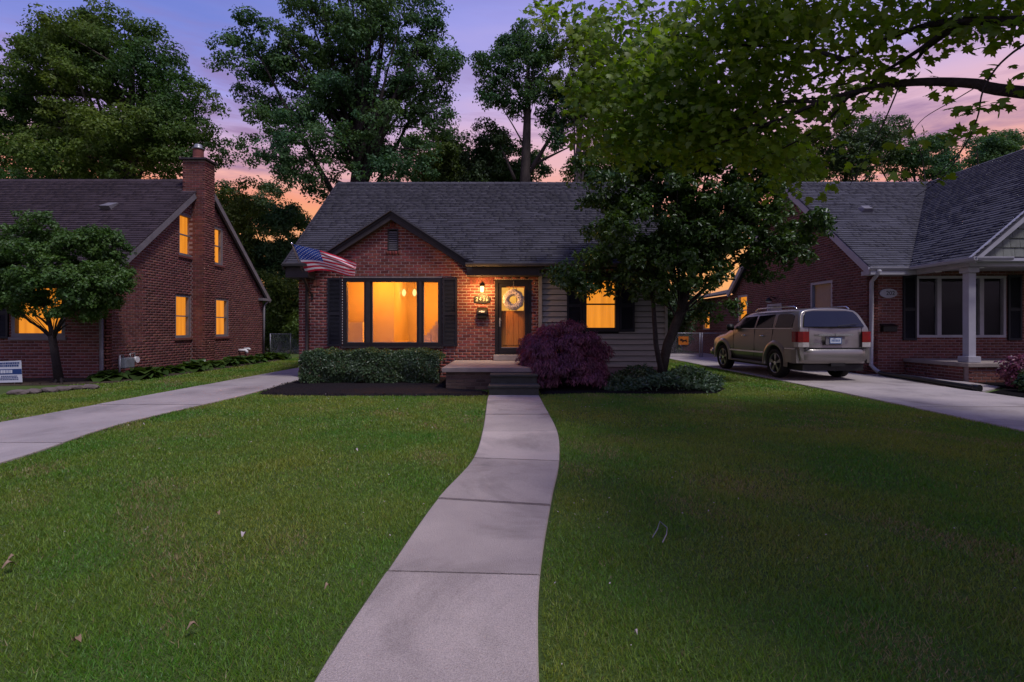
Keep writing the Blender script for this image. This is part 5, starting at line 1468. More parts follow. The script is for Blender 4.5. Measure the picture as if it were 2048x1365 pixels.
sput(MB().box(-.25, .25, -1.084, -1.05, .93, 1.14), 'plate_recess', M['trim_grey'])
pla = sput(MB().box(-.155, .155, -1.098, -1.087, .955, 1.11), 'number_plate', mk('plate white', (.55, .62, .72), .4, nscale=6, namt=.05))
M['plate_blue'] = mk('plate blue', (.03, .10, .30), .5, nscale=6)
PF = (Vector((0, -1.098, 0)), X1, -Y1)
sput(ring(MB(), PF, -.155, .155, .955, 1.11, .012, 0, .003), 'plate_border', M['plate_blue'], pla)
pm = MB()
for i in range(6): pm.fbox(PF, -.105 + i * .037, -.105 + i * .037 + .02, 1.005, 1.06, 0, .003)
o = sput(pm, 'plate_characters', M['plate_blue'], pla); o['kind'] = 'stuff'
bd = MB()
for i in range(8): bd.fbox((Vector((0, -1.08, 0)), X1, -Y1), -.66 + i * .034, -.66 + i * .034 + .020, .935, .965, 0, .006)
o = sput(bd, 'badge_lettering', M['chrome']); o['kind'] = 'stuff'
sput(MB().tube([(.05, -1.095, 1.38), (.10, -1.11, 1.40), (.62, -1.06, 1.46)], [.022, .012, .006], 6), 'rear_wiper', M['black_trim'])
sput(MB().box(-.12, .25, -1.10, -1.02, .38, .50), 'tow_hitch', M['black_trim'])
sput(MB().box(-.80, .80, -1.0, 3.7, .26, .42), 'underbody', M['black_trim'])
ws = MB().add([(-.66, 2.05, 1.79), (.66, 2.05, 1.79), (.78, 2.92, 1.24), (-.78, 2.92, 1.24)], [(0, 1, 2, 3)])
sput(ws, 'windscreen', M['tint'])
for s_ in (-1, 1):
    sput(MB().box(*sorted((s_ * .55, s_ * .84)), 3.80, 3.92, .80, .98), 'headlight', M['tail_clear'], bevel=.03)
sput(MB().box(-.95, .95, 3.72, 4.0, .42, .66), 'front_bumper', M['paint'], bevel=.05, smooth=True)

# ================================================================== vegetation
def lob(px, py, rx, ry, d, depth=None):
    s = F / d
    return (np.array(P(px, py, d)), np.array([rx / s, depth or 0.5 * (rx + ry) / s, ry / s]))
def clump_centres(lobes, n, r, outer=0.42):
    w = np.array([np.prod(l[1]) ** 0.7 for l in lobes]); w /= w.sum()
    k = r.choice(len(lobes), n, p=w)
    dirs = unit(r.normal(0, 1, (n, 3)))
    rad = r.random(n) ** outer * r.uniform(0.82, 1.08, n)
    Cn = np.array([lobes[i][0] for i in k]); R = np.array([lobes[i][1] for i in k])
    return Cn + dirs * R * rad[:, None], unit(dirs / R)
def leaves_for(cc, cn, per, cr, leaf, r, up=0.6, jit=0.8, flat=0.65, down=0.35):
    n = len(cc); k = np.repeat(np.arange(n), per)
    sc = r.uniform(0.45, 1.4, n)[k]
    off = unit(r.normal(0, 1, (len(k), 3))) * (.45 + .55 * r.random((len(k), 1)) ** .7) * [1, 1, flat] * (cr * sc)[:, None] * 1.05
    Cn = cc[k] + off
    Nn = cn[k] * 0.35 + unit(off) * 0.75 + r.normal(0, jit * .65, (len(k), 3)) + [0, 0, up * .6]
    T = r.normal(0, 1, (len(k), 3)) + unit(off + 1e-6) * 0.8 - [0, 0, down]
    return Cn, Nn, T, leaf * r.uniform(0.6, 1.3, len(k))
def curve(a, b, r, sag=0.12, n=6):
    a = np.array(a, float); b = np.array(b, float); L = np.linalg.norm(b - a)
    m = (a + b) / 2 + r.normal(0, sag * L * .6, 3) + [0, 0, sag * L]
    t = np.linspace(0, 1, n)[:, None]
    return (1 - t) ** 2 * a + 2 * t * (1 - t) * m + t * t * b
def make_tree(name, label, trunk, lobes, n_cl, per, cr, leaf, mat, bark, seed, limbs=30, lr=0.05, tmpl=(KITE, KF), group=None, up=.6, outer=.42, flat=.65, cat='tree', down=.35, stray=0.06, jit=.8, lo=.35, sub=None):
    r = np.random.default_rng(seed)
    th = thing(name, tuple(trunk[0][0]), label, cat, group)
    th.location.z = max(0, th.location.z)
    tp = [Vector(t[0]) for t in trunk]; tr = [t[1] for t in trunk]
    tm = MB().tube(tp, tr, 10)
    if hasattr(trunk[0][0], 'x'):
        b = tp[0]
        for k in range(5):
            a = k * 1.26 + seed
            tm.tube([b + Vector((math.cos(a) * tr[0] * 1.5, math.sin(a) * tr[0] * 1.5, -.05)), b + Vector((math.cos(a) * tr[0] * .5, math.sin(a) * tr[0] * .5, tr[0] * 1.4))], [tr[0] * .28, tr[0] * .35], 6)
    tm.build('trunk', bark, th, smooth=True)
    if sub:                             # boughs carry the clumps: crowded on their upper, outer sides
        n1, rs_, m_ = sub
        sc_, sn_ = clump_centres(lobes, n1, r, outer)
        k1 = np.repeat(np.arange(n1), m_)
        dv = unit(r.normal(0, 1, (len(k1), 3)) + sn_[k1] * .55 + [0, 0, .45])
        rr1 = (rs_ * r.uniform(.6, 1.35, n1))[k1][:, None]
        cc = sc_[k1] + dv * rr1 * r.uniform(.75, 1.05, (len(k1), 1)) * [1, 1, .72]; cn = dv
    else:
        cc, cn = clump_centres(lobes, n_cl, r, outer)
    n_cl = len(cc)
    # a few loose sprays that break the outline
    ns = int(n_cl * stray)
    if ns:
        c2, n2 = clump_centres([(l[0], l[1] * 1.10) for l in lobes], ns, r, 0.05)
        cc = np.concatenate([cc, c2]); cn = np.concatenate([cn, n2])
    lm = MB()
    sel = r.choice(len(cc), min(limbs, len(cc)), replace=False)
    T = np.array([p[:] for p in tp])
    for i in sel:
        c = cc[i]
        z = min(max(T[0, 2] + (T[-1, 2] - T[0, 2]) * r.uniform(lo, .98), T[0, 2]), c[2] - 0.2) if c[2] > T[0, 2] + .5 else T[-1, 2]
        q = np.array([np.interp(z, T[:, 2], T[:, k]) for k in range(3)])
        pts = curve(q, c, r)
        L = np.linalg.norm(c - q)
        r0 = min(lr * (0.5 + L * .12), tr[0] * .6)
        lm.tube([Vector(p) for p in pts], [r0 * (1 - .82 * j / (len(pts) - 1)) for j in range(len(pts))], 6, False)
    if lm.v: lm.build('limbs', bark, th, smooth=True)
    Cn, Nn, Tn, sz = leaves_for(cc, cn, per, cr, leaf, r, up=up, flat=flat, down=down, jit=jit)
    ok = Cn[:, 2] > 0.03
    V, Fc = scatter(tmpl[0], tmpl[1], Cn[ok], Nn[ok], Tn[ok], sz[ok], r)
    fast('crown', V, Fc, mat, th)
    return th, cc

M['lf_far'] = leafmat('lit and shaded tree leaves', (0.048, 0.115, 0.036), (0.130, 0.185, 0.030), trans=0.34, per=0.28, nscale=0.16, gloss=0.012)  # broad colour patches paint in sunlit yellow green against shadowed dark foliage
M['lf_blue'] = leafmat('blue green tree leaves', (0.050, 0.125, 0.058), (0.085, 0.160, 0.052), trans=0.30, per=0.28, nscale=0.35, gloss=0.015)
M['lf_yel'] = leafmat('yellow green leaves', (0.105, 0.147, 0.028), (0.077, 0.126, 0.031), trans=0.40, per=0.28, nscale=0.5, gloss=0.016)
M['lf_bush'] = leafmat('shrub leaves', (0.072, 0.123, 0.043), (0.052, 0.093, 0.038), trans=0.3, per=0.32, nscale=0.8, gloss=0.024)
M['lf_maple'] = leafmat('maple leaves', (0.180, 0.262, 0.020), (0.120, 0.210, 0.020), trans=0.52, per=0.30, nscale=0.5, tcol=(1.35, 1.5, .4), gloss=0.02)
M['lf_magn'] = leafmat('glossy dark leaves', (0.040, 0.085, 0.020), (0.065, 0.120, 0.024), trans=0.28, per=0.32, nscale=0.9, gloss=0.03, rough=.35)
M['lf_small'] = leafmat('small tree leaves', (0.075, 0.150, 0.030), (0.050, 0.110, 0.028), trans=0.32, per=0.3, nscale=1.2, gloss=0.02)
M['lf_hedge'] = leafmat('clipped hedge leaves', (0.069, 0.119, 0.048), (0.048, 0.088, 0.040), trans=0.25, per=0.36, nscale=2.5, gloss=0.032, rough=.35)
M['lf_red'] = leafmat('burgundy maple leaves', (0.27, 0.085, 0.130), (0.16, 0.050, 0.090), trans=0.30, per=0.5, nscale=2.2, tcol=(1.2, .8, .95), gloss=0.045, hue=.03)
M['lf_hosta'] = leafmat('hosta leaves', (0.055, 0.100, 0.022), (0.040, 0.078, 0.020), trans=0.3, per=0.32, nscale=1.5, gloss=0.032, rough=.35)
M['lf_cover'] = leafmat('ground cover leaves', (0.043, 0.084, 0.041), (0.066, 0.114, 0.054), trans=0.22, per=0.40, nscale=2.0, gloss=0.036, rough=.35)

# ---- big trees behind the houses
make_tree('shade_tree', 'large dark tree towering behind the left house roof', [(Vector((-21.0, 27.5, 0)), .5), (Vector((-20.9, 27.5, 6)), .38), (Vector((-20.5, 27.4, 12)), .22), (Vector((-20.3, 27.3, 16)), .08)],
          [lob(195, 140, 120, 85, 27.5), lob(80, 190, 90, 90, 27.5), lob(225, 70, 42, 48, 27.5), lob(170, 105, 55, 60, 27.8), lob(120, 110, 50, 50, 27.5), lob(285, 120, 50, 70, 27.2), lob(310, 200, 60, 85, 27), lob(160, 250, 165, 105, 27.5), lob(345, 280, 60, 75, 26.8),
           lob(212, 42, 17, 40, 27.3), lob(163, 62, 15, 36, 27.6), lob(268, 72, 17, 36, 27.2), lob(62, 112, 18, 30, 27.5), lob(312, 112, 14, 30, 27), lob(365, 215, 22, 40, 27), lob(40, 310, 90, 90, 27), lob(265, 320, 130, 65, 26.5), lob(405, 320, 40, 50, 26), lob(120, 340, 130, 50, 26), lob(20, 210, 60, 80, 28)],
          0, 62, 0.44, .155, M['lf_far'], M['bark'], 21, limbs=60, lr=.09, flat=.6, stray=.02, sub=(200, 1.15, 11))
make_tree('shade_tree', 'tall broad dark tree behind the left end of the middle roof', [(Vector((-8.3, 26, 0)), .5), (Vector((-8.2, 26, 6)), .38), (Vector((-7.6, 26, 12)), .24), (Vector((-7.2, 26, 17)), .08)],
          [lob(560, 95, 85, 60, 26), lob(640, 60, 80, 65, 26), lob(745, 45, 95, 60, 26.3), lob(825, 65, 50, 55, 26), lob(520, 160, 65, 70, 25.8), lob(600, 160, 110, 85, 26), lob(730, 140, 110, 90, 26), lob(850, 145, 55, 65, 26), lob(905, 150, 26, 45, 26),
           lob(620, 250, 100, 75, 25.5), lob(760, 240, 105, 85, 26), lob(850, 220, 50, 60, 26), lob(570, 290, 75, 55, 25.5), lob(690, 325, 130, 55, 25.5), lob(800, 330, 60, 45, 25.5), lob(545, 345, 45, 35, 25.5), lob(620, 400, 60, 50, 25), lob(735, -30, 120, 55, 26.3)],
          0, 62, 0.42, .15, M['lf_blue'], M['bark_dark'], 22, limbs=70, lr=.09, flat=.6, stray=.02, sub=(150, 1.05, 11))
make_tree('slender_tree', 'slender open tree with bare forked trunk behind the middle roof', [(Vector((.75, 28, 0)), .40), (Vector((.72, 28, 6)), .34), (Vector((.72, 28, 9.5)), .30), (Vector((.85, 28, 13.2)), .20), (Vector((.9, 28, 16.5)), .07)],
          [lob(1045, 120, 50, 62, 28), lob(1000, 115, 26, 45, 28), lob(1085, 110, 45, 48, 28.3), lob(1030, 185, 58, 38, 28), lob(1095, 200, 50, 36, 27.8), lob(1130, 215, 32, 55, 27.5), lob(975, 135, 14, 45, 28), lob(995, 180, 24, 28, 28), lob(1050, 70, 16, 36, 28),
           lob(1005, 220, 16, 20, 28), lob(1065, 240, 26, 26, 28), lob(1120, 275, 30, 20, 27.5), lob(1090, 60, 22, 25, 28)],
          0, 48, 0.34, .15, M['lf_blue'], M['bark'], 23, limbs=14, lr=.05, stray=.03, lo=.72, sub=(80, .6, 7))
# its bare forks
bt = MB()
for (a, b, r0) in (((1060, 345, 28), (1128, 235, 27.6), .15), ((1068, 330, 28), (1145, 292, 27.5), .09), ((1052, 300, 28), (985, 190, 28), .05), ((1115, 262, 27.7), (1140, 255, 27.4), .05), ((1030, 360, 28.2), (1000, 290, 28.4), .10)):
    pts = curve(P(*a), P(*b), np.random.default_rng(int(r0 * 1000)), .05)
    bt.tube([Vector(p) for p in pts], [r0 * (1 - .7 * j / 5) for j in range(6)], 7)
bt.build('fork', M['bark'], [o for o in bpy.data.objects if o.get('label', '').startswith('slender open')][0], smooth=True)
make_tree('slender_tree', 'pale thin trunked tree just right of the forked tree', [(P(1156, 640, 27.0), .16), (P(1157, 300, 27.0), .15), (P(1165, 220, 27), .11), (P(1170, 100, 27), .05)],
          [lob(1175, 120, 45, 60, 27), lob(1150, 175, 28, 30, 27), lob(1185, 240, 40, 40, 27), lob(1200, 310, 30, 30, 26.8), lob(1230, 180, 50, 80, 27)],
          0, 48, 0.36, .15, M['lf_far'], M['bark_pale'], 24, limbs=18, lr=.05, stray=.03, sub=(56, .7, 7))
make_tree('shade_tree', 'dark tree seen through the maple leaves behind the middle roof', [(Vector((7.6, 29, 0)), .3), (Vector((7.6, 29, 6)), .22), (Vector((7.9, 29, 13)), .08)],
          [lob(1290, 170, 75, 90, 29), lob(1340, 260, 90, 80, 29), lob(1250, 280, 50, 60, 28.5), lob(1420, 300, 70, 60, 29), lob(1330, 110, 50, 50, 29)], 0, 55, .42, .16, M['lf_far'], M['bark'], 25, limbs=16, lr=.06, stray=.02, sub=(70, 1.0, 9))
low = [('low_tree', 'low leafy tree left of the forked trunk above the middle ridge', 930, 320, 70, 60, 30, M['lf_bush'], 41), ('low_tree', 'bushy tree between the dark tree and forked trunk', 870, 330, 50, 50, 29.5, M['lf_yel'], 42),
       ('low_tree', 'low leafy tree behind the forked trunk base', 1020, 330, 60, 50, 30.5, M['lf_blue'], 43), ('low_tree', 'low leafy tree near the pale thin trunk above the ridge', 1215, 345, 70, 40, 30, M['lf_far'], 44),
       ('low_tree', 'yellow green tree right of the left house chimney', 470, 460, 55, 90, 29, M['lf_yel'], 45), ('low_tree', 'grey green tree in the gap between left and middle houses', 545, 500, 65, 85, 30, M['lf_blue'], 46),
       ('low_tree', 'dark low tree behind the chain link fence', 560, 610, 60, 75, 28, M['lf_far'], 47), ('low_tree', 'far tree below the sunset left of the broad dark tree', 490, 420, 60, 45, 36, M['lf_bush'], 48),
       ('backyard_tree', 'leafy tree above the left part of the right roof', 1690, 300, 95, 65, 33, M['lf_bush'], 49), ('backyard_tree', 'tree above the middle of the right roof', 1830, 325, 75, 45, 35, M['lf_blue'], 50),
       ('backyard_tree', 'small tree top at the right edge above the right roof', 1985, 305, 45, 35, 36, M['lf_blue'], 51), ('backyard_tree', 'dark tree seen behind the gate beyond the middle house', 1345, 470, 90, 90, 33, M['lf_far'], 52),
       ('backyard_tree', 'low bush in the gap beside the middle house gate', 1345, 620, 26, 60, 27, M['lf_bush'], 53), ('backyard_tree', 'tree rising behind the right roof peak', 1600, 330, 40, 60, 32, M['lf_yel'], 54)]
for (nm_, lab, px, py, rx, ry, d, mt, sd) in low:
    c = P(px, py, d); s = F / d
    r = np.random.default_rng(sd)
    lobes = [lob(px, py + ry * .2, rx * .55, ry * .55, d)] + [lob(px + r.uniform(-.95, .95) * rx, py + r.uniform(-.85, .75) * ry, rx * r.uniform(.18, .42), ry * r.uniform(.18, .42), d + r.uniform(-1.2, 1.2)) for _ in range(13)]
    make_tree(nm_, lab, [(Vector((c.x, d, 0)), .16), (Vector((c.x + .2, d, c.z * .55)), .12), (Vector((c.x - .1, d, c.z)), .05)], lobes, 0, 42, 0.36, .16, mt, M['bark'], sd, limbs=16, lr=.05, stray=.03, sub=(int(30 + rx * ry / 170), .7, 8))
# a denser understorey behind the fence closes the gap at ground level
for i, (px, d, rx, top, lab) in enumerate(((540, 29, 60, 590, 'round shrub behind the chain link fence beside the left house'), (600, 28.4, 50, 600, 'round shrub behind the fence next to the middle house wall'), (1350, 35, 60, 600, 'round shrub far behind the gate'))):
    s = F / d; zt = CH + (HZ - top) / s
    c = np.array([(px - 1024) / s, d, zt * .48])
    make_tree('garden_shrub', lab, [(Vector((c[0], d, 0)), .06), (Vector((c[0], d, zt * .5)), .04)], [(c, np.array([rx / s, 1.0, zt * .5]))], 200, 60, .35, .15, M['lf_far'], M['bark_dark'], 60 + i, limbs=8, cat='shrub')

# ---- small tree in front of the left house
make_tree('small_tree', 'small round headed tree standing before the left house lit window', [(Vector((-11.18, 12.6, 0)), .105), (Vector((-11.27, 12.6, .6)), .085), (P(104, 672, 12.6), .08)],
          [lob(60, 560, 90, 75, 12.6), lob(160, 550, 80, 75, 12.5), lob(120, 500, 90, 45, 12.7), lob(40, 490, 45, 35, 12.6), lob(190, 495, 45, 40, 12.6), lob(205, 590, 40, 50, 12.4), lob(20, 590, 60, 45, 12.5), lob(150, 610, 60, 40, 12.4),
           lob(50, 458, 12, 22, 12.6), lob(97, 455, 12, 24, 12.6), lob(165, 462, 16, 20, 12.6), lob(130, 470, 12, 18, 12.6), lob(-30, 540, 60, 70, 12.6)],
          0, 44, 0.13, .075, M['lf_small'], M['bark_dark'], 31, limbs=16, lr=.016, lo=.9, outer=.36, stray=.03, down=.1, sub=(170, .24, 8))
st_o = [o for o in bpy.data.objects if o.get('label', '').startswith('small round headed')][0]
bt = MB()
for a, b, r0 in (((104, 675, 12.6), (62, 645, 12.5), .045), ((104, 672, 12.6), (96, 625, 12.6), .055), ((106, 678, 12.6), (130, 640, 12.5), .05), ((96, 650, 12.6), (70, 630, 12.6), .03), ((62, 645, 12.5), (30, 622, 12.5), .028), ((118, 662, 12.55), (136, 650, 12.4), .025)):
    pts = curve(P(*a), P(*b), np.random.default_rng(4), .06); bt.tube([Vector(p) for p in pts], [r0 * (1 - .5 * j / 5) for j in range(6)], 7)
bt.build('bough', M['bark_dark'], st_o, smooth=True)

# ---- dark ornamental tree in front of the middle house, right side
make_tree('ornamental_tree', 'leaning dark leaved tree shading the siding of the middle house', [(Vector((3.55, 12.3, 0)), .13), (P(1335, 690, 12.4), .115), (P(1362, 620, 12.5), .10), (P(1385, 540, 12.5), .085), (P(1390, 430, 12.5), .05)],
          [lob(1260, 470, 80, 60, 12.2), lob(1200, 440, 45, 40, 12.3), lob(1340, 420, 110, 80, 12.6), lob(1440, 430, 90, 80, 12.6), lob(1520, 470, 70, 65, 12.4), lob(1590, 500, 42, 36, 12.3), lob(1500, 390, 70, 50, 12.8),
           lob(1330, 520, 90, 60, 12.2), lob(1260, 540, 55, 45, 12.0), lob(1160, 545, 40, 32, 11.9), lob(1115, 545, 30, 24, 11.8), lob(1150, 520, 35, 26, 11.9), lob(1215, 555, 40, 34, 11.9), lob(1390, 490, 70, 50, 12.4), lob(1450, 500, 60, 40, 12.5), lob(1180, 580, 18, 18, 11.9), lob(1400, 560, 60, 50, 12.2), lob(1540, 530, 40, 30, 12.3), lob(1440, 630, 40, 32, 12.4), lob(1300, 590, 45, 32, 12.2),
           lob(1290, 350, 90, 50, 12.8), lob(1400, 330, 110, 60, 13), lob(1200, 345, 45, 26, 12.5), lob(1190, 500, 45, 32, 12), lob(1290, 295, 90, 50, 12.6), lob(1400, 270, 100, 60, 12.8), lob(1500, 320, 75, 55, 12.8), lob(1215, 390, 52, 48, 12.4), lob(1180, 362, 30, 24, 12.4), lob(1600, 470, 40, 40, 12.3), lob(1470, 360, 70, 50, 12.6), lob(1340, 350, 90, 50, 12.5)],
          0, 34, 0.17, .105, M['lf_magn'], M['bark_dark'], 32, limbs=60, lr=.03, tmpl=(OVAL, OF), outer=.40, down=.2, stray=.03, sub=(270, .31, 7))
ot = [o for o in bpy.data.objects if o.get('label', '').startswith('leaning dark')][0]
bt = MB()
for pts_, r0 in (([(1326, 760, 12.2), (1312, 690, 12.2), (1306, 600, 12.3), (1290, 520, 12.3)], .075), ([(1340, 690, 12.4), (1375, 610, 12.6), (1430, 560, 12.8), (1500, 500, 12.8)], .06), ([(1395, 590, 12.5), (1430, 555, 12.5), (1470, 560, 12.5)], .03)):
    bt.tube([P(*p) for p in pts_], [r0 * (1 - .5 * j / 3) for j in range(len(pts_))], 8)
bt.build('stem', M['bark_dark'], ot, smooth=True)

# ---- the street maple: trunk out of frame to the right, boughs overhead
mp_t = thing('maple_tree', (6.2, 3.0, 0), 'big street maple whose leafy boughs hang over the right side', 'tree')
T0 = Vector((6.2, 3.0, 0))
MB().tube([T0, (6.2, 3.0, 1.0), (6.15, 3.0, 2.4), (6.2, 3.05, 3.6), (6.3, 3.1, 5.5), (6.3, 3.2, 8.5)], [.36, .29, .25, .23, .17, .07], 14).build('trunk', M['bark'], mp_t, smooth=True)
def bough(pix, r0, r1, start=None, n=14):
    pts = ([Vector(start)] if start else []) + [P(*p) for p in pix]
    # Catmull-Rom through the points
    out = []
    for i in range(len(pts) - 1):
        p0 = pts[max(i - 1, 0)]; p1 = pts[i]; p2 = pts[i + 1]; p3 = pts[min(i + 2, len(pts) - 1)]
        for k in range(5):
            t = k / 5
            out.append(0.5 * ((2 * p1) + (p2 - p0) * t + (2 * p0 - 5 * p1 + 4 * p2 - p3) * t * t + (-p0 + 3 * p1 - 3 * p2 + p3) * t ** 3))
    out.append(pts[-1])
    m = len(out)
    MB().tube(out, [r0 + (r1 - r0) * (j / (m - 1)) ** .8 for j in range(m)], 9).build('bough', M['bark_dark'], mp_t, smooth=True)
    return out
paths = []
paths.append(bough([(2048, 186, 4.9), (1950, 168, 5.2), (1830, 165, 5.6), (1730, 180, 6.1), (1640, 205, 6.6), (1560, 240, 7.1), (1470, 275, 7.7), (1390, 305, 8.3)], .068, .010, (6.15, 3.0, 2.5)))
paths.append(bough([(2080, 40, 4.8), (1960, 42, 5.0), (1870, 48, 5.3), (1780, 75, 5.8), (1690, 120, 6.3), (1620, 160, 6.9), (1560, 190, 7.5)], .058, .009, (6.2, 3.05, 3.4)))
paths.append(bough([(1908, 50, 5.15), (1860, 85, 5.3), (1820, 112, 5.5), (1760, 150, 5.9), (1700, 195, 6.4), (1600, 200, 6.9), (1500, 235, 7.6), (1400, 250, 8.2)], .030, .006))
paths.append(bough([(1910, 55, 5.1), (1850, 100, 5.5), (1818, 128, 5.8), (1700, 165, 6.4), (1610, 190, 6.9)], .028, .006))
paths.append(bough([(1640, 205, 6.6), (1560, 205, 7.2), (1480, 235, 7.8), (1380, 250, 8.6), (1280, 245, 9.2)], .026, .005))
paths.append(bough([(1700, 190, 6.2), (1640, 255, 6.7), (1560, 300, 7.3), (1480, 340, 7.8)], .022, .005))
paths.append(bough([(1740, 185, 6.0), (1700, 230, 6.1), (1670, 270, 6.3), (1615, 278, 6.5)], .014, .003))
paths.append(bough([(1690, 120, 6.3), (1600, 95, 7), (1480, 90, 7.8), (1350, 70, 8.6), (1250, 60, 9.2)], .03, .005))
paths.append(bough([(1560, 240, 7.1), (1450, 262, 7.9), (1330, 260, 8.8), (1230, 240, 9.4)], .022, .004))
paths.append(bough([(1800, 168, 5.7), (1770, 240, 5.8), (1740, 300, 5.9), (1700, 370, 6.0)], .010, .003))
paths.append(bough([(2048, 90, 4.7), (2020, 110, 4.7), (1990, 140, 4.75), (1965, 185, 4.8), (1955, 235, 4.8), (1930, 290, 4.85), (1880, 345, 4.9), (1850, 372, 4.95)], .012, .003))
paths.append(bough([(1930, 290, 4.85), (1890, 350, 4.9), (1830, 395, 5.0)], .006, .0025))
paths.append(bough([(1960, 170, 5.1), (1910, 200, 5.1), (1850, 235, 5.2), (1820, 270, 5.2)], .006, .0025))
r = np.random.default_rng(77)
lc = []; ln_ = []
def spray(px, py, rx, ry, d0, d1, n):
    for _ in range(n):
        a = r.uniform(0, 2 * np.pi); q = r.random() ** .5
        lc.append(P(px + rx * q * math.cos(a), py + ry * q * math.sin(a), r.uniform(d0, d1)))
def tufts(px, py, rx, ry, d0, d1, nt, per, rad=.16):
    for _ in range(int(nt * DENS)):
        a = r.uniform(0, 2 * np.pi); q = r.random() ** .5
        c = P(px + rx * q * math.cos(a), py + ry * q * math.sin(a), r.uniform(d0, d1))
        for _ in range(per):
            lc.append(c + Vector(r.normal(0, 1, 3) * [rad, rad, rad * .45]))
# dense yellow green crown at the top middle
DENS = 2.0
tufts(1290, 90, 130, 85, 8, 10, 40, 13, .26); tufts(1420, 130, 150, 100, 7.4, 9.6, 62, 13, .25); tufts(1220, 190, 75, 60, 8.4, 10, 24, 12, .24); tufts(1340, 215, 130, 55, 8, 9.8, 36, 12, .24)
tufts(1250, 290, 80, 36, 8.6, 10, 20, 11, .22); tufts(1480, 220, 110, 60, 7.4, 9, 34, 12, .22); tufts(1120, 25, 60, 18, 9, 10.2, 9, 10, .2); tufts(1165, 60, 35, 26, 9, 10, 6, 9, .18); tufts(1540, 90, 110, 80, 6.8, 8.4, 36, 12, .22)
tufts(1400, 290, 110, 40, 8.0, 9.4, 22, 11, .22); tufts(1530, 290, 60, 50, 7.2, 8.4, 16, 10, .2); tufts(1160, 175, 35, 30, 9, 10, 8, 10, .2); tufts(1500, 25, 180, 26, 7, 9, 34, 12, .22); tufts(1180, 265, 26, 30, 9.2, 10, 6, 9, .18); tufts(1560, 340, 40, 40, 7.4, 8.4, 8, 9, .2)
# looser foliage to the right, with sky showing
DENS = 0.95
tufts(1660, 60, 90, 55, 5.8, 7.4, 24, 10, .17); tufts(1650, 140, 70, 40, 6.2, 7.4, 11, 8, .14); tufts(1770, 25, 100, 26, 5.2, 6.6, 20, 10, .16); tufts(1900, 18, 110, 18, 4.8, 5.8, 15, 10, .13); tufts(2010, 25, 60, 26, 4.7, 5.4, 9, 9, .12)
tufts(1960, 70, 70, 28, 4.8, 5.6, 9, 9, .12); tufts(1760, 95, 45, 26, 5.5, 6.4, 6, 8, .12); tufts(1640, 210, 60, 24, 6.2, 7.2, 6, 7, .12); tufts(1780, 150, 50, 18, 5.6, 6.2, 4, 6, .1); tufts(1880, 120, 26, 14, 5, 5.6, 3, 6, .09)
tufts(1610, 250, 40, 20, 6.6, 7.4, 5, 7, .12); tufts(1650, 330, 60, 40, 6.8, 7.8, 9, 8, .16); tufts(1700, 200, 22, 14, 5.9, 6.3, 3, 5, .09); tufts(1750, 60, 60, 30, 5.6, 6.6, 9, 9, .14)
tufts(1980, 132, 16, 10, 4.75, 4.9, 2, 4, .07); tufts(2030, 160, 18, 12, 4.7, 4.9, 2, 4, .07); tufts(1942, 205, 24, 22, 4.75, 4.9, 3, 6, .07); tufts(2010, 205, 26, 10, 4.7, 4.85, 2, 5, .07); tufts(1830, 255, 24, 14, 5.1, 5.3, 2, 4, .06); tufts(1905, 280, 22, 20, 4.8, 4.95, 3, 5, .07); tufts(1970, 250, 18, 10, 4.8, 4.9, 2, 4, .06); tufts(1885, 355, 18, 10, 4.85, 5, 2, 3, .06)
tufts(1680, 380, 30, 14, 5.8, 6.2, 2, 5, .08); tufts(1745, 310, 30, 24, 5.8, 6.2, 3, 6, .1); tufts(1830, 350, 30, 24, 4.95, 5.2, 2, 4, .08); tufts(1615, 330, 30, 40, 6.6, 7.2, 4, 7, .12)
for pth in paths[:9]:
    for p in pth[len(pth) // 3:]:
        for _ in range(3): lc.append(p + Vector(r.normal(0, .11, 3)))
LCn = np.array([p[:] for p in lc])
nl = len(LCn)
LNn = r.normal(0, .5, (nl, 3)) + [0, -.65, .55]
LTn = r.normal(0, .7, (nl, 3)) + [0, -.1, -.75]
LSz = r.uniform(.075, .135, nl)
dist = np.linalg.norm(LCn - [0, 0, CH], axis=1)
# the upper crown, above and beyond the frame: unseen lobes, extended and thickened to darken the right lawn
cc, cn = clump_centres([(np.array([6.6, 2.6, 7.4]), np.array([3.6, 4.2, 2.2])), (np.array([4.7, 5.8, 7.2]), np.array([1.9, 2.6, 1.2])), (np.array([9.0, 1.5, 7.2]), np.array([3.2, 4, 2.2])), (np.array([5.8, 7.8, 8.4]), np.array([2.4, 2.2, 1.2])), (np.array([5.5, 0.4, 6.6]), np.array([2.5, 3.0, 1.8])), (np.array([5.6, -2.4, 6.8]), np.array([2.6, 2.6, 1.6])), (np.array([8.2, -1.5, 6.2]), np.array([2.8, 3.2, 1.8])), (np.array([8.4, 5.0, 6.6]), np.array([2.6, 2.8, 1.5]))], 1250, r, .5)
Cn2, Nn2, Tn2, sz2 = leaves_for(cc, cn, 32, .48, .24, r)
py2 = HZ - (Cn2[:, 2] - CH) / np.maximum(Cn2[:, 1], .2) * F; px2 = 1024 + Cn2[:, 0] / np.maximum(Cn2[:, 1], .2) * F
keep = (Cn2[:, 1] < 0.3) | (py2 < -15) | (px2 > 2065)
order = np.argsort(-LSz / dist * ((LCn[:, 1] > 1)))
big, rest = order[:300], order[300:]
lmesh = bpy.data.meshes.new('leaf'); lmesh.from_pydata([tuple(v) for v in MAPLE], [], [tuple(f) for f in MF]); lmesh.materials.append(M['lf_maple'])
Nu = unit(LNn)
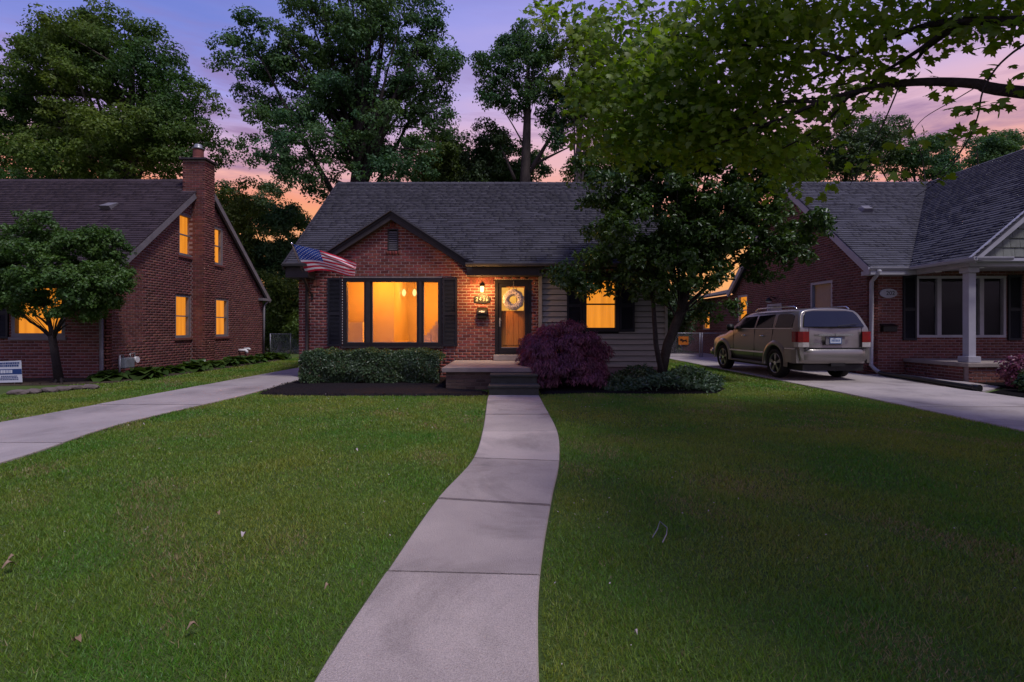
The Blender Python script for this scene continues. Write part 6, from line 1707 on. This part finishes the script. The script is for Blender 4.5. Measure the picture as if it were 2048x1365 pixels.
for i in big:
    n_ = Vector(Nu[i]); t_ = Vector(LTn[i]); t_ = (t_ - n_ * t_.dot(n_)).normalized(); x_ = t_.cross(n_)
    s = LSz[i] * 1.05
    o = bpy.data.objects.new('leaf', lmesh)
    o.matrix_basis = Matrix(((x_.x * s, t_.x * s, n_.x * s, LCn[i][0]), (x_.y * s, t_.y * s, n_.y * s, LCn[i][1]), (x_.z * s, t_.z * s, n_.z * s, LCn[i][2]), (0, 0, 0, 1)))
    put(o, mp_t)
V1, F1 = scatter(MAPLE_S, MFS, LCn[rest], LNn[rest], LTn[rest], LSz[rest], r)
V2, F2 = scatter(KITE, KF, Cn2[keep], Nn2[keep], Tn2[keep], sz2[keep], r)
fast('crown', np.concatenate([V1, V2]), np.concatenate([F1, F2 + len(V1)]), M['lf_maple'], mp_t, 'stuff')
um = MB()
for i in r.choice(len(cc), 40, replace=False):
    q = Vector((6.25, 3.1, r.uniform(3.6, 7.5)))
    pts = curve(q, cc[i], r, .1)
    pj = [(1024 + p[0] / max(p[1], .2) * F, HZ - (p[2] - CH) / max(p[1], .2) * F, p[1]) for p in pts]
    if any(y > -20 and -20 < x < 2060 and d > 0 for x, y, d in pj): continue
    um.tube([Vector(p) for p in pts], [.06 * (1 - .8 * j / 5) for j in range(6)], 6, False)
if um.v: um.build('upper_limbs', M['bark'], mp_t, smooth=True)

# ---- hedge, red maple, ground covers
hg = thing('clipped_hedge', (-3.45, 12.9, 0), 'clipped green hedge under the picture window', 'hedge')
r = np.random.default_rng(81); n = 34000
x = r.uniform(-5.10, -1.78, n); sfc = r.random(n)
y = np.where(sfc < .55, 12.35 + np.abs(r.normal(0, .10, n)), r.uniform(12.35, 13.6, n))
z = np.where(sfc < .55, r.uniform(.05, .80, n) ** 1, .80 - np.abs(r.normal(0, .07, n)))
wav = .05 * np.sin(x * 4.1) + .04 * np.sin(x * 9.3 + 1) + .03 * np.sin(z * 11 + x * 3)
y = y + wav - .10 * np.sin(np.clip(z / .8, 0, 1) * np.pi); z = z + .035 * np.sin(x * 5.3 + 2) + .03 * np.sin(x * 13 + y * 7)
ex = np.minimum(x + 5.10, -1.78 - x); z = np.where(ex < .12, z * (.86 + ex), z)
Ch = np.stack([x, y, z], 1); Nh = np.stack([r.normal(0, .7, n), np.where(sfc < .55, -.7, 0) + r.normal(0, .6, n), .4 + r.normal(0, .6, n)], 1)
V, Fc = scatter(KITE, KF, Ch, Nh, None, r.uniform(.035, .07, n), r); fast('foliage', V, Fc, M['lf_hedge'], hg)
core = MB()
for i in range(12):
    xx = -5.0 + i * .285
    core.tube([(xx, 12.95, 0), (xx + .04, 12.9, .35), (xx - .05, 12.85, .68)], [.03, .022, .01], 6)
    for k in range(6):
        core.tube([(xx, 12.92, .15 + .08 * k), (xx + random.uniform(-.25, .25), 12.92 + random.uniform(-.5, .5), .35 + .07 * k)], [.012, .005], 5)
core.build('stems', M['bark_dark'], hg)

rm_ = thing('japanese_maple_shrub', (1.25, 11.9, 0), 'mounded purple weeping maple shrub right of the steps', 'shrub')
r = np.random.default_rng(82)
cx, cy, cz = 1.20, 11.9, 0.42; RX, RY, RZ = 1.02, .95, 1.10
ncl = 330
dirs = unit(np.stack([r.normal(0, 1, ncl), r.normal(0, 1, ncl), np.abs(r.normal(0, 1, ncl)) * .9 + .02], 1))
rad = r.uniform(.78, 1.04, ncl) * (1 + .08 * np.sin(np.arctan2(dirs[:, 1], dirs[:, 0]) * 5) + .07 * np.sin(dirs[:, 2] * 9 + dirs[:, 0] * 4))
cc = np.stack([cx + dirs[:, 0] * RX * rad, cy + dirs[:, 1] * RY * rad, cz + dirs[:, 2] * RZ * rad - .20 * (1 - dirs[:, 2]) ** 2], 1)
k = np.repeat(np.arange(ncl), 130)
uo = unit(r.normal(0, 1, (len(k), 3)) * [1, 1, .8] + [0, 0, .25])
off = uo * (.4 + .6 * r.random((len(k), 1))) * [.17, .17, .10]; off[:, 2] -= .55 * np.hypot(off[:, 0], off[:, 1])
Cm = cc[k] + off; ok = Cm[:, 2] > .10
Tm = uo * [.8, .8, 0] + dirs[k] * [.5, .5, 0] + [0, 0, -.7] + r.normal(0, .4, (len(k), 3))
Nm = uo * .8 + dirs[k] * .4 + [0, 0, .5] + r.normal(0, .3, (len(k), 3))
V, Fc = scatter(SLIM, KF, Cm[ok], Nm[ok], Tm[ok], r.uniform(.05, .11, ok.sum()), r); fast('foliage', V, Fc, M['lf_red'], rm_)
sm = MB().tube([(cx, cy, 0), (cx + .05, cy, .3), (cx - .03, cy + .03, .6)], [.055, .045, .035], 8)
for i in range(26):
    c = cc[r.integers(ncl)]
    pts = curve((cx, cy, .5), c, r, .25); sm.tube([Vector(p) for p in pts], [.018 * (1 - .75 * j / 5) for j in range(6)], 5, False)
sm.build('stems', M['bark_dark'], rm_, smooth=True)

gc = None
r = np.random.default_rng(83)
def cover(name, label, poly, n, h, leaf, mat, seed, hf=None):
    r = np.random.default_rng(seed); pol = np.array(poly)
    p = np.stack([r.uniform(pol[:, 0].min(), pol[:, 0].max(), n * 2), r.uniform(pol[:, 1].min(), pol[:, 1].max(), n * 2)], 1)
    p = p[inside(p, pol)][:n]
    hh = h * (.55 + .45 * np.sin(p[:, 0] * 3.1 + 1) * np.sin(p[:, 1] * 2.7)) * (hf(p) if hf is not None else 1)
    z = .04 + np.abs(hh) * r.random(len(p)) ** .4
    Cn = np.stack([p[:, 0], p[:, 1], z], 1)
    V, Fc = scatter(OVAL, OF, Cn, r.normal(0, .55, (len(p), 3)) + [0, -.2, .9], None, leaf * r.uniform(.6, 1.35, len(p)), r)
    o = fast(name, V, Fc, mat, None, 'stuff'); tag(o, label, 'ground cover'); return o
cover('ground_cover', 'dark glossy ground cover under the leaning tree', [(2.0, 10.9), (3.2, 10.68), (4.3, 10.75), (4.85, 11.6), (4.7, 12.8), (4.1, 13.6), (2.2, 13.5)], 9000, .38, .075, M['lf_cover'], 5,
      lambda p: .45 + .75 * np.clip((p[:, 0] - 2.2) / 1.5, 0, 1))
def hosta(label, x, y, size, nleaf, seed, mat, group, wide=.34):
    r = np.random.default_rng(seed)
    th = thing('hosta_plant', (x, y, 0), label, 'plant', group)
    m = MB()
    for i in range(nleaf):
        a = r.uniform(0, 2 * math.pi); el = r.uniform(.35, 1.25); L = size * r.uniform(.7, 1.15); w = L * wide * r.uniform(.8, 1.2)
        d = Vector((math.cos(a), math.sin(a), 0)); sd_ = Vector((-math.sin(a), math.cos(a), 0))
        p = Vector((x, y, .05)); dirv = d * math.cos(el) + Z3 * math.sin(el)
        L1 = []
        for k in range(5):
            t = k / 4; ww = w * math.sin(math.pi * min(1, .12 + t * .88)) ** .8 * (.5 if k == 0 else 1)
            if k == 4: ww = .002
            c = p + dirv * (L * t) - Z3 * (L * .55 * t * t)
            L1.append((c - sd_ * ww + Z3 * ww * .35, c, c + sd_ * ww + Z3 * ww * .35))
        b = len(m.v)
        for q in L1: m.v += [tuple(v) for v in q]
        for k in range(4):
            for s in range(2):
                m.f.append((b + k * 3 + s, b + k * 3 + s + 1, b + k * 3 + s + 4, b + k * 3 + s + 3))
    m.build('leaves', mat, th, smooth=True)
ordn = ['first', 'second', 'third', 'fourth', 'fifth', 'sixth', 'seventh', 'eighth', 'ninth', 'tenth', 'eleventh', 'twelfth', 'thirteenth', 'fourteenth']
for i in range(14):
    y = 13.2 + i * .70
    hosta('%s leafy hosta from the street along the left house side wall' % ordn[i], -10.15 + .1 * math.sin(i * 2.1) + (.0 if i else -.3), y, .52 + .08 * math.sin(i * 1.7), 46, 200 + i, M['lf_hosta'], 'hostas along the left house')
for i, (x, y, lab) in enumerate(((4.15, 12.0, 'hosta beside the trunk of the leaning tree'), (4.5, 12.6, 'hosta at the back of the ground cover near the gate'), (3.9, 12.9, 'hosta between the leaning tree and the siding corner'))):
    hosta(lab, x, y, .50, 40, 230 + i, M['lf_hosta'], 'hostas under the leaning tree')
for i, (x, y, s, lab, mt) in enumerate(((11.55, 11.4, .8, 'dark purple shrub in front of the right porch column', M['lf_red']), (12.9, 11.9, 1.0, 'tall dark shrub hiding the right porch slab', M['lf_red']), (10.9, 10.6, .45, 'low shrub at the corner of the right porch bed', M['lf_cover']))):
    make_tree('porch_shrub', lab, [(Vector((x, y, 0)), .03), (Vector((x, y, s * .5)), .02)], [(np.array([x, y, s * .52]), np.array([s * .62, s * .6, s * .5])), (np.array([x + .2, y, s * .75]), np.array([s * .4, s * .4, s * .3]))], 170, 30, .13, .08, mt, M['bark_dark'], 90 + i, limbs=10, lr=.01, cat='shrub')
# stones edging the left bed
M['stone'] = mk('edging stone', (0.16, 0.13, 0.12), .9, (.09, .075, .07), nscale=6, bump=.8, bscale=25)
for i, (px, py) in enumerate(((22, 792), (52, 790), (85, 787), (112, 784), (140, 782), (170, 780))):
    c = G(px, py)
    m = bpy.data.meshes.new('edging_stone'); bm = bmesh.new(); bmesh.ops.create_icosphere(bm, subdivisions=2, radius=1)
    rr = random.Random(i)
    for v in bm.verts: v.co *= rr.uniform(.86, 1.08); v.co = Vector((v.co.x * .21, v.co.y * .12, max(-.05, v.co.z * .07)))
    bm.to_mesh(m); bm.free(); m.materials.append(M['stone'])
    o = bpy.data.objects.new('edging_stone', m); o.location = (c.x, c.y + .15, .045); o.rotation_euler.z = rr.uniform(-.3, .3); C.objects.link(o)
    tag(o, '%s flat stone from the left edging the bed under the small tree' % ordn[i], 'stone', 'edging stones of the left bed')
# fallen leaves and bits on the lawn
M['dead'] = mk('dead leaf', (0.34, 0.24, 0.17), .85, (.22, .14, .09), nscale=30); M['dead_pale'] = mk('pale dead leaf', (0.5, .44, .44), .85, (.4, .33, .33), nscale=30)
fl = [(712, 911, .10, 'pale curled leaf on the lawn left of the walk', M['dead_pale']), (487, 1086, .085, 'pale curled leaf on the lower left lawn', M['dead_pale']), (436, 1042, .07, 'brown leaf on the left lawn above the pale curled one', M['dead']), (385, 1278, .085, 'long brown leaf near the bottom of the left lawn', M['dead']),
      (155, 1306, .07, 'brown leaf at the bottom left of the lawn', M['dead']), (18, 1150, .11, 'brown leaf at the left edge of the picture', M['dead']), (25, 1135, .08, 'small brown leaf at the left picture edge, above a larger one', M['dead']), (286, 857, .08, 'white scrap beside the left driveway edge', M['dead_pale']), (655, 1195, .06, 'curled brown leaf beside the walk edge', M['dead']), (1272, 1290, .035, 'small pale leaf on the dark right lawn', M['dead_pale'])]
for i, (px, py, s, lab, mt) in enumerate(fl):
    c = G(px, py); rr = random.Random(i + 50); s *= .36
    m = MB(); n = 7
    for a in range(n):
        for b in range(3):
            t = a / (n - 1); w = math.sin(math.pi * (.08 + .86 * t)) * .5 * (b - 1)
            m.v.append(((t - .5) * s * 1.5, w * s, .035 + .02 * math.sin(t * 3) + .5 * s * (w * w) * 2.2 + rr.uniform(-.004, .004)))
    for a in range(n - 1):
        for b in range(2): m.f.append((a * 3 + b, a * 3 + b + 1, a * 3 + b + 4, a * 3 + b + 3))
    o = m.build('fallen_leaf', mt, None, smooth=True); o.location = (c.x, c.y, 0.012); o.rotation_euler.z = rr.uniform(0, 6)
    tag(o, lab, 'leaf', 'fallen leaves on the lawn')
tw = MB().tube([(0, 0, .04), (.05, .08, .06), (.09, .2, .055), (.07, .3, .06), (.02, .18, .055), (-.05, .05, .05)], .0035, 5).build('fallen_twig', M['galv'], None)
c = G(1325, 1098); tw.location = (c.x, c.y, 0); tag(tw, 'thin bent twig lying on the dark right lawn', 'twig')

# petals and seeds strewn over the lawn, too many to count
r = np.random.default_rng(301)
p = np.stack([r.uniform(-8, 6.8, 1500), 2.0 + 8.5 * r.random(1500)], 1); p = p[lawn_mask(p)][:520]
V, Fc = scatter(KITE, KF, np.stack([p[:, 0], p[:, 1], r.uniform(.035, .055, len(p))], 1), r.normal(0, .4, (len(p), 3)) + [0, -.2, 1], None, r.uniform(.008, .018, len(p)) * (.6 + p[:, 1] * .09), r)
tag(fast('fallen_petals', V, Fc, M['dead_pale'], None, 'stuff'), 'pale petals and seeds strewn over the front lawn', 'petals')
